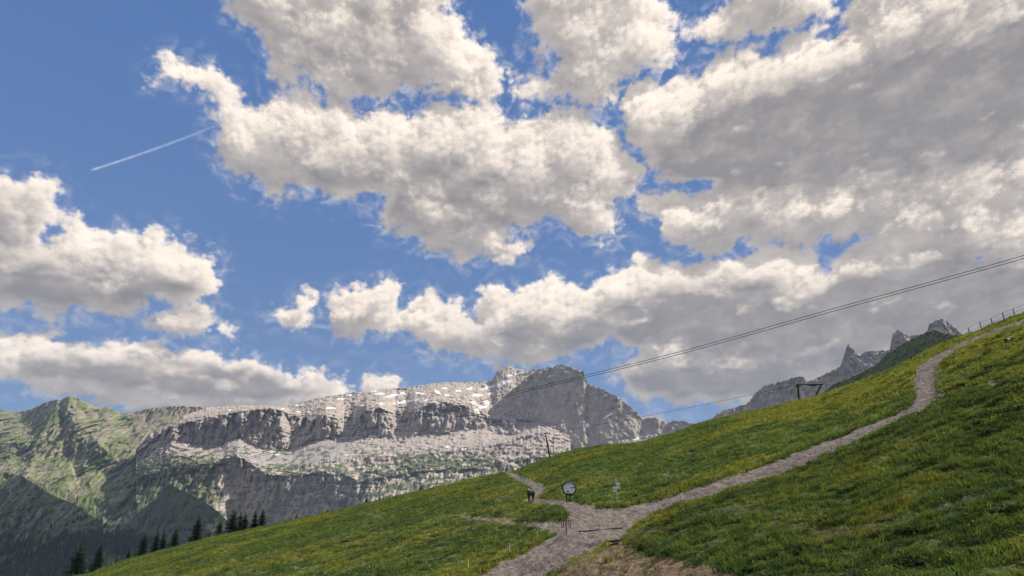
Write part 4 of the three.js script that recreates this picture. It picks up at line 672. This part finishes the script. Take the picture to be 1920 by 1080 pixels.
{
  const d = crestD(1492) + 1.5, p = hill(1492, d), m = d / FOCAL, t = thing('signal_mast', 'slim mast with a long left arm beside the lift portal', 'mast', p, 0), at3 = (px, py) => { const q = place(px, py, d).sub(p); return [q.x, q.y, q.z]; };
  part('mast', bar([0, -0.5, 0], at3(1491, 708), 0.9 * m, 0.6 * m), galv, t); part('arm', bar(at3(1491.5, 722), at3(1461, 728), 0.45 * m, 0.4 * m, 6), darkSteel, t);
  for (const y of [708, 711, 715, 719]) { const c = at3(1491, y); part('insulator', new THREE.SphereGeometry(1.0 * m, 8, 6).scale(1, 0.8, 1).translate(c[0], c[1], c[2]), blackPaint, t); }
  const l = at3(1461, 728.5), l2 = at3(1461.5, 732.5); part('lamp_head', new THREE.SphereGeometry(1.3 * m, 8, 6).scale(1.5, 0.7, 1).translate(...l), darkSteel, t); part('lamp_drop', bar(l, l2, 0.35 * m, 0.3 * m, 6), darkSteel, t);
  mastTop.copy(place(1461, 728.5, d));
}
// cables
function cable(name, pts, r, label, group) { const o = pts[0].clone(), c = new THREE.CatmullRomCurve3(pts.map((v) => v.clone().sub(o))); const m = top(name, new THREE.TubeGeometry(c, 160, r, 6), wireMat, label, 'cable', group); m.position.copy(o); return m; }
{
  const rope = [[2250, 380], [1920, 479], [1647, 555.5], [1563, 578.5], [1280, 658], [1100, 703], [984, 730.5], [881, 757], [750, 789], [576, 829.5], [428, 867], [250, 908], [116, 939], [0, 964.5], [-300, 1030]];
  const D = (px) => 1 / lerp(1 / 165, 1 / 78, (px - 0) / 1920);
  cable('haul_rope', rope.map(([x, y]) => place(x, y, D(x))), 0.035, 'upper of the two long lift ropes crossing the view', 'twin lift ropes');
  cable('haul_rope', rope.map(([x, y]) => place(x, y + 0.3 + 400 / D(x), D(x) + 0.2)), 0.035, 'lower of the two long lift ropes crossing the view', 'twin lift ropes');
  const d1 = depthAt(1032, 861), a = place(1025, 813, d1), b = mastTop, pts = []; for (let i = 0; i <= 12; i++) { const t = i / 12, q = a.clone().lerp(b, t); q.y -= 4 * 0.35 * t * (1 - t) + 0.0; pts.push(q); }
  cable('overhead_wire', pts, 0.028, 'single thin wire from the leaning pole to the mast arm');
}
{ // wire fence on the skyline above the upper path
  const posts = [[1773, 645.5, 17], [1796, 637, 16], [1818, 629, 16.5], [1841, 621, 17.5], [1862, 613, 17], [1884, 604, 17], [1903.5, 596, 16.5], [1925, 587, 17], [1947, 578, 17]];
  const base = ground(1841, 621), t = thing('wire_fence', 'post and wire fence along the skyline above the upper path', 'fence', base), tops = [];
  for (const [px, py, h] of posts) { const d = crestD(px) - 0.4, q = hill(px, d).sub(base), m = d / FOCAL; part('post', bar([q.x, q.y - 0.3, q.z], [q.x + (rnd() - 0.5) * 0.06, q.y + h * m, q.z], 0.075, 0.065), std(0.10, 0.085, 0.07, 0.95), t); tops.push([q, h * m]); }
  for (const f of [0.96, 0.52]) part('wire', new THREE.TubeGeometry(new THREE.CatmullRomCurve3(tops.map(([q, h]) => new THREE.Vector3(q.x, q.y + h * f, q.z + 0.07))), 80, 0.014, 5), wireMat, t);
}
// stones along the right edge of the upper path
{
  const r = mulberry(9), mats = [std(0.40, 0.39, 0.38, 1), std(0.30, 0.295, 0.30, 1), std(0.24, 0.235, 0.24, 1)], geos = [1, 2, 3, 4].map((s) => { const g = new THREE.IcosahedronGeometry(0.5, 2), q = g.attributes.position; for (let i = 0; i < q.count; i++) { const v = new THREE.Vector3().fromBufferAttribute(q, i), k = 1 + 0.35 * n3(v.x * 2 + s * 9, v.y * 2, v.z * 2) + 0.12 * n3(v.x * 6, v.y * 6 + s, v.z * 6); v.multiplyScalar(k); q.setXYZ(i, v.x, v.y * 0.62, v.z * 0.85); } g.computeVertexNormals(); return g; });
  for (let i = 0; i < 26; i++) {
    const t = i / 25, px = lerp(1755, 1767, t) + (r() - 0.5) * 9 + (t > 0.8 ? -4 : 0), py = lerp(688, 752, t) + (r() - 0.5) * 3, p = ground(px, py), s = 0.28 + 0.5 * r() * r();
    const m = top('stone', geos[i % 4], mats[(r() * 3) | 0], 'grey stone in the row edging the upper gravel path', 'stone', 'stones edging the upper path'); m.position.set(p.x, p.y + s * 0.16, p.z); m.scale.setScalar(s); m.rotation.y = r() * 6;
  }
}
// leafy herb clumps in the foreground
function herb(px, py, w, h, label, seed) {
  const r = mulberry(seed), p = ground(px, py), m = metres(px, py, 1), t = thing('herb_clump', label, 'plant', p, 0, 'dark herb clumps in the foreground'), W = w * m / 2, H = h * m, P = [], St = [];
  for (let i = 0; i < 46; i++) {
    const a = r() * 6.283, R = W * Math.pow(r(), 0.7), x0 = Math.cos(a) * R * (1.0 + 0.5 * n2(a * 2, seed)), z0 = Math.sin(a) * R * 0.7, y1 = H * (0.35 + 0.75 * r() * r()) * (1 - 0.5 * R / W), lx = x0 * 1.15 + (r() - 0.5) * 0.14, lz = z0 * 1.15 + (r() - 0.5) * 0.14;
    St.push(bar([x0, -0.08, z0], [lx, y1, lz], 0.012, 0.005, 4));
    const n = 7 + r() * 6;
    for (let k = 0; k < n; k++) { const u = 0.15 + 0.85 * k / n, x = lerp(x0, lx, u), y = y1 * u, z = lerp(z0, lz, u), b = r() * 6.283, s = (0.07 + 0.08 * r()) * (1.15 - 0.6 * u), rise = s * (0.9 - 1.2 * r()), dx = Math.cos(b) * s, dz = Math.sin(b) * s; P.push(x, y, z, x + dx - dz * 0.3, y + rise * 0.7, z + dz + dx * 0.3, x + dx * 2.2, y + rise, z + dz * 2.2, x, y, z, x + dx * 2.2, y + rise, z + dz * 2.2, x + dx + dz * 0.3, y + rise * 0.7, z + dz - dx * 0.3); }
  }
  const g = new THREE.BufferGeometry(); g.setAttribute('position', new THREE.Float32BufferAttribute(P, 3)); g.computeVertexNormals();
  part('stems', mergeGeometries(St), std(0.06, 0.075, 0.03, 1), t).userData.kind = 'stuff'; part('foliage', g, herbMat, t);
}
const herbMat = new THREE.MeshPhysicalMaterial({ color: new THREE.Color().setRGB(0.055, 0.095, 0.024), roughness: 0.85, specularIntensity: 0.2, transmission: 0.3, side: THREE.DoubleSide });
herb(1202, 1034, 30, 20, 'leafy dark herb clump at the corner of the brown earth patch', 1); herb(1262, 1042, 34, 12, 'low dark herb clump right of the brown earth patch corner', 2);
herb(1400, 1066, 24, 15, 'dark round herb clump near the bottom edge', 3); herb(1456, 1080, 36, 20, 'wide dark herb clump cut by the bottom edge', 4); herb(1240, 930, 14, 9, 'small dark herb clump at the inner bend of the gravel path', 5); herb(1075, 935, 12, 7, 'small dark herb clump at the foot of the round board', 6);
herb(1040, 970, 34, 13, 'dark herb clump on the grass tongue below the round board', 7); herb(990, 1028, 40, 17, 'tall dark herb clump between two white stakes', 8); herb(912, 1062, 30, 15, 'tall dark herb clump right of the lowest white stake', 9);
console.log('things done');
// ---------------------------------------------------------------- people and a cow
// one skin round a skeleton of tapered capsules: bones = [[a, b, ra, rb, colour], ...]
function skin(bones, size, centre, res, k = 0.035) {
  const mc = new MarchingCubes(res, new THREE.MeshStandardMaterial(), false, false, 60000), f = mc.field, h = size / 2, B = bones.map(([a, b, ra, rb, c]) => { const d = [b[0] - a[0], b[1] - a[1], b[2] - a[2]]; return { a, d, l2: d[0] * d[0] + d[1] * d[1] + d[2] * d[2] + 1e-9, ra, rb, c }; });
  const dist = (x, y, z, b) => { const t = clamp(((x - b.a[0]) * b.d[0] + (y - b.a[1]) * b.d[1] + (z - b.a[2]) * b.d[2]) / b.l2, 0, 1); return Math.hypot(x - b.a[0] - t * b.d[0], y - b.a[1] - t * b.d[1], z - b.a[2] - t * b.d[2]) - lerp(b.ra, b.rb, t); };
  mc.isolation = 0;
  for (let z = 0; z < res; z++) for (let y = 0; y < res; y++) for (let x = 0; x < res; x++) {
    const X = centre[0] + (x - res / 2) / (res / 2) * h, Y = centre[1] + (y - res / 2) / (res / 2) * h, Z = centre[2] + (z - res / 2) / (res / 2) * h; let m = 9;
    for (const b of B) { const d = dist(X, Y, Z, b); if (d > m + k) continue; const q = Math.max(k - Math.abs(m - d), 0) / k; m = Math.min(m, d) - q * q * k * 0.25; }
    f[(z * res + y) * res + x] = -m;
  }
  mc.update();
  const n = mc.count ?? mc.geometry.drawRange.count, P = new Float32Array(mc.positionArray.slice(0, n * 3)), C = new Float32Array(n * 3);
  for (let i = 0; i < n; i++) {
    for (let c = 0; c < 3; c++) P[i * 3 + c] = centre[c] + P[i * 3 + c] * h;
    let best = 9, col = B[0].c; for (const b of B) { const d = dist(P[i * 3], P[i * 3 + 1], P[i * 3 + 2], b); if (d < best) { best = d; col = b.c; } }
    const rgb = typeof col === 'function' ? col(P[i * 3], P[i * 3 + 1], P[i * 3 + 2]) : col; C.set(rgb, i * 3);
  }
  const g = new THREE.BufferGeometry(); g.setAttribute('position', new THREE.BufferAttribute(P, 3)); g.setAttribute('color', new THREE.BufferAttribute(C, 3)); g.setAttribute('normal', new THREE.BufferAttribute(new Float32Array(mc.normalArray.slice(0, n * 3)), 3)); g.computeVertexNormals();
  return g;
}
const bodyMat = new THREE.MeshStandardMaterial({ vertexColors: true, roughness: 0.85 });
const SKIN = [0.42, 0.25, 0.17], BOOT = [0.06, 0.045, 0.035];
function hiker(px, py, tall, turn, label, jacket, trousers, hat, pack, stride) {
  const p = ground(px, py), t = thing('person', label, 'person', p, turn, 'two hikers on the path'), s = tall / 1.75, st = stride;
  const bones = [
    [[0, 1.00, 0], [0, 1.22, 0.01], 0.17, 0.175, jacket], [[-0.13, 1.36, 0], [0.13, 1.36, 0], 0.125, 0.125, jacket], [[0, 0.94, 0], [0, 1.05, 0], 0.15, 0.14, trousers],
    [[0, 1.42, 0], [0, 1.53, -0.01], 0.058, 0.055, SKIN], [[0, 1.60, -0.015], [0, 1.67, 0.0], 0.085, 0.098, SKIN], [[0, 1.585, -0.105], [0, 1.60, -0.115], 0.016, 0.012, SKIN],
    [[-0.095, 1.62, 0], [-0.10, 1.63, 0.005], 0.022, 0.02, SKIN], [[0.095, 1.62, 0], [0.10, 1.63, 0.005], 0.022, 0.02, SKIN],
  ];
  for (const d of [-1, 1]) {
    const z = d * st, hip = [d * 0.09, 0.92, 0], knee = [d * 0.10, 0.50, -0.06 - z * 0.55 * d * d], ank = [d * 0.10, 0.09, -z * 0.9 + 0.04], toe = [d * 0.115, 0.045, ank[2] - 0.17];
    bones.push([hip, knee, 0.11, 0.078, trousers], [knee, ank, 0.082, 0.06, trousers], [[ank[0], 0.06, ank[2] + 0.04], toe, 0.05, 0.042, BOOT]);
    const sh = [d * 0.19, 1.38, 0], el = [d * 0.25, 1.10, 0.03 + z * 0.25], wr = [d * 0.25, 0.90, -0.12 + z * 0.3];
    bones.push([sh, el, 0.075, 0.06, jacket], [el, wr, 0.058, 0.042, jacket], [wr, [wr[0], wr[1] - 0.09, wr[2] - 0.03], 0.034, 0.036, SKIN]);
  }
  const body = skin(bones, 1.84, [0, 0.88, 0], 100), fingers = [];
  for (const d of [-1, 1]) { const z = d * st, w = [d * 0.25, 0.90 - 0.09, -0.15 + z * 0.3]; for (let f = 0; f < 4; f++) { const x = w[0], zz = w[2] - 0.028 + f * 0.019, L = [0.065, 0.078, 0.074, 0.056][f]; fingers.push(bar([x, w[1], zz], [x, w[1] - L * 0.55, zz - 0.006], 0.010, 0.009, 6), bar([x, w[1] - L * 0.55, zz - 0.006], [x - d * 0.014, w[1] - L, zz - 0.008], 0.009, 0.008, 6)); } fingers.push(bar([w[0], w[1] + 0.045, w[2] - 0.02], [w[0] - d * 0.012, w[1] - 0.005, w[2] - 0.062], 0.011, 0.009, 6)); }
  const fg = mergeGeometries(fingers.map((g) => g.toNonIndexed())), fc = new Float32Array(fg.attributes.position.count * 3); for (let i = 0; i < fc.length; i += 3) fc.set(SKIN, i); fg.setAttribute('color', new THREE.BufferAttribute(fc, 3)); fg.deleteAttribute('uv');
  part('body', mergeGeometries([body, fg]), bodyMat, t);
  part('hat', new THREE.LatheGeometry([[0.001, 0.115], [0.06, 0.108], [0.1, 0.07], [0.108, 0.01], [0.16, -0.012], [0.165, -0.02], [0.11, -0.006]].map((v) => new THREE.Vector2(...v)), 24).translate(0, 1.69, 0), std(...hat, 0.9), t);
  const pk = new THREE.SphereGeometry(0.19, 20, 14), q = pk.attributes.position; for (let i = 0; i < q.count; i++) { const x = q.getX(i), y = q.getY(i), z = q.getZ(i), k = 0.19 / Math.pow(Math.abs(x) ** 4 + Math.abs(y) ** 4 + Math.abs(z) ** 4, 0.25); q.setXYZ(i, x * k * 1.0, y * k * 1.5, z * k * 0.75); } pk.computeVertexNormals();
  const bag = part('backpack', pk.translate(0, 1.22, 0.29), std(...pack, 0.85), t);
  for (const d of [-1, 1]) part('strap', new THREE.TubeGeometry(new THREE.CatmullRomCurve3([[d * 0.09, 1.40, 0.17], [d * 0.10, 1.49, 0.02], [d * 0.11, 1.38, -0.12], [d * 0.14, 1.12, -0.14], [d * 0.16, 1.03, 0.1]].map((v) => new THREE.Vector3(...v))), 16, 0.018, 6), std(...pack, 0.85), bag);
  t.scale.setScalar(s);
}
{
  const m = metres(995, 943, 1);
  hiker(992, 944, 23.5 * m, 0.25, 'left hiker of the pair on the path, dark jacket, pale hat', [0.030, 0.034, 0.045], [0.022, 0.023, 0.028], [0.50, 0.52, 0.55], [0.020, 0.022, 0.030], 0.16);
  hiker(999.5, 943, 22.6 * m, 0.1, 'right hiker of the pair on the path, dark clothes, grey hat', [0.022, 0.026, 0.032], [0.030, 0.028, 0.030], [0.30, 0.33, 0.38], [0.035, 0.04, 0.055], -0.14);
}
{ // black-and-white young cow standing side-on
  const px = 1893, py = 645, p = ground(px, py), m = metres(px, py, 1), t = thing('cow', 'black and white cow standing on the upper right meadow', 'cow', p, face(p) + 0.1);
  const coat = (x, y, z) => (x > -0.22 + 0.08 * Math.sin(y * 9) && x < 0.36 + 0.06 * Math.sin(y * 7 + z * 8) && y > 0.55 ? [0.62, 0.60, 0.56] : [0.020, 0.018, 0.017]), W = [0.60, 0.58, 0.54], K = [0.020, 0.018, 0.017], H = [0.05, 0.045, 0.04];
  const bones = [
    [[-0.62, 1.02, 0], [0.05, 0.98, 0], 0.27, 0.30, coat], [[0.05, 0.98, 0], [0.55, 1.02, 0], 0.30, 0.25, coat], [[0.45, 0.92, 0], [0.55, 0.86, 0], 0.24, 0.20, coat], [[-0.75, 1.10, 0], [-0.6, 0.95, 0], 0.17, 0.24, K],
    [[0.62, 1.10, 0], [0.95, 1.20, 0.02], 0.19, 0.12, K], [[0.98, 1.24, 0.02], [1.22, 1.06, 0.04], 0.115, 0.075, K], [[1.20, 1.07, 0.04], [1.27, 1.02, 0.04], 0.075, 0.065, W],
    [[0.94, 1.28, 0.10], [0.90, 1.27, 0.24], 0.04, 0.025, K], [[0.94, 1.28, -0.07], [0.90, 1.27, -0.20], 0.04, 0.025, K], [[-0.84, 1.16, 0], [-0.90, 0.62, 0.02], 0.03, 0.022, K], [[-0.90, 0.62, 0.02], [-0.89, 0.50, 0.02], 0.04, 0.035, W], [[-0.32, 0.72, 0], [-0.22, 0.70, 0], 0.11, 0.09, W],
  ];
  for (const z of [-0.15, 0.15]) {
    const o = z > 0 ? 0.06 : -0.05;
    bones.push([[0.50 + o, 0.82, z], [0.48 + o, 0.46, z], 0.115, 0.062, K], [[0.48 + o, 0.46, z], [0.47 + o, 0.12, z], 0.058, 0.042, K], [[0.47 + o, 0.10, z], [0.49 + o, 0.04, z], 0.052, 0.058, H]);
    bones.push([[-0.62 - o, 0.90, z], [-0.52 - o, 0.62, z], 0.17, 0.10, K], [[-0.52 - o, 0.62, z], [-0.70 - o, 0.42, z], 0.085, 0.056, K], [[-0.70 - o, 0.42, z], [-0.68 - o, 0.12, z], 0.054, 0.042, K], [[-0.68 - o, 0.10, z], [-0.66 - o, 0.04, z], 0.052, 0.058, H]);
  }
  const g = skin(bones, 2.5, [0.18, 0.72, 0], 84, 0.08); part('body', g, bodyMat, t);
  for (const d of [-1, 1]) part('horn', new THREE.TubeGeometry(new THREE.CatmullRomCurve3([[0.95, 1.33, d * 0.06 + 0.02], [0.97, 1.40, d * 0.12 + 0.02], [1.0, 1.46, d * 0.11 + 0.02]].map((v) => new THREE.Vector3(...v))), 8, 0.018, 6), std(0.45, 0.40, 0.32, 0.6), t);
  t.scale.setScalar(15 * m / 1.95 * 1.05);
}
// ---------------------------------------------------------------- cumulus to the right of the view whose shade lies on the dark ridge
function cumulus(target, along, lobes, label) {
  const c = target.clone().addScaledVector(SUN, along), side = new THREE.Vector3().crossVectors(SUN, up).normalize(), lift = new THREE.Vector3().crossVectors(side, SUN).normalize(), geos = [];
  lobes.forEach(([u, v, r], i) => { const g = new THREE.IcosahedronGeometry(r, 4), q = g.attributes.position, o = side.clone().multiplyScalar(u).addScaledVector(lift, v); for (let k = 0; k < q.count; k++) { const x = q.getX(k), y = q.getY(k), z = q.getZ(k), f = 1 + 0.22 * fbm3(x / r * 1.6 + i * 7, y / r * 1.6, z / r * 1.6, 4, 0.6); q.setXYZ(k, x * f + o.x, y * f * 0.8 + o.y, z * f + o.z); } g.deleteAttribute('uv'); g.computeVertexNormals(); geos.push(g); });
  const m = top('cloud', mergeGeometries(geos), std(0.9, 0.9, 0.9, 1), label, null, null, 'structure'); m.position.copy(c);
}
cumulus(place(60, 985, 2550), 7200, [[-250, 0, 420], [250, 60, 430], [600, -60, 320], [-650, -40, 380], [0, -260, 350], [-350, -300, 330], [350, -320, 300]], 'cumulus cloud high to the right of the view');
{ // torn scraps of cloud whose broken shade dims the lower right meadow
  const low = [[1180, 1090], [1235, 962], [1400, 908], [1560, 848], [1700, 786], [1770, 768], [1920, 746], [2150, 715], [2150, 1090]], r = mulberry(66), geos = [], o = ground(1600, 950).addScaledVector(SUN, 1600);
  const lobe = new THREE.IcosahedronGeometry(1, 2); lobe.deleteAttribute('uv'); lobe.deleteAttribute('normal');
  { const q = lobe.attributes.position; for (let k = 0; k < q.count; k++) { const f = 1 + 0.3 * n3(q.getX(k) * 1.7, q.getY(k) * 1.7, q.getZ(k) * 1.7); q.setXYZ(k, q.getX(k) * f, q.getY(k) * f, q.getZ(k) * f); } }
  for (let i = 0; i < 2600; i++) { const px = 1180 + r() * 970, d = Math.sqrt(lerp(400, 11000, r())), py = rowAt(px, d); if (d > crestD(px) || !inside(low, px, py) || r() > px * d / 2150 / 105 * 1.0 || r() > 0.14) continue; const c = hill(px, d).addScaledVector(SUN, 1600 + (r() - 0.5) * 60).sub(o), s = 1.2 + 1.4 * r(); geos.push(lobe.clone().scale(s, s * 0.7, s).translate(c.x, c.y, c.z)); }
  const g = mergeGeometries(geos); g.computeVertexNormals(); const m = top('cloud', g, std(0.9, 0.9, 0.9, 1), 'thin torn cloud scraps overhead to the right of the view', null, null, 'structure'); m.position.copy(o); console.log('scraps', geos.length);
}
console.log('all done');
renderer.render(scene, camera);
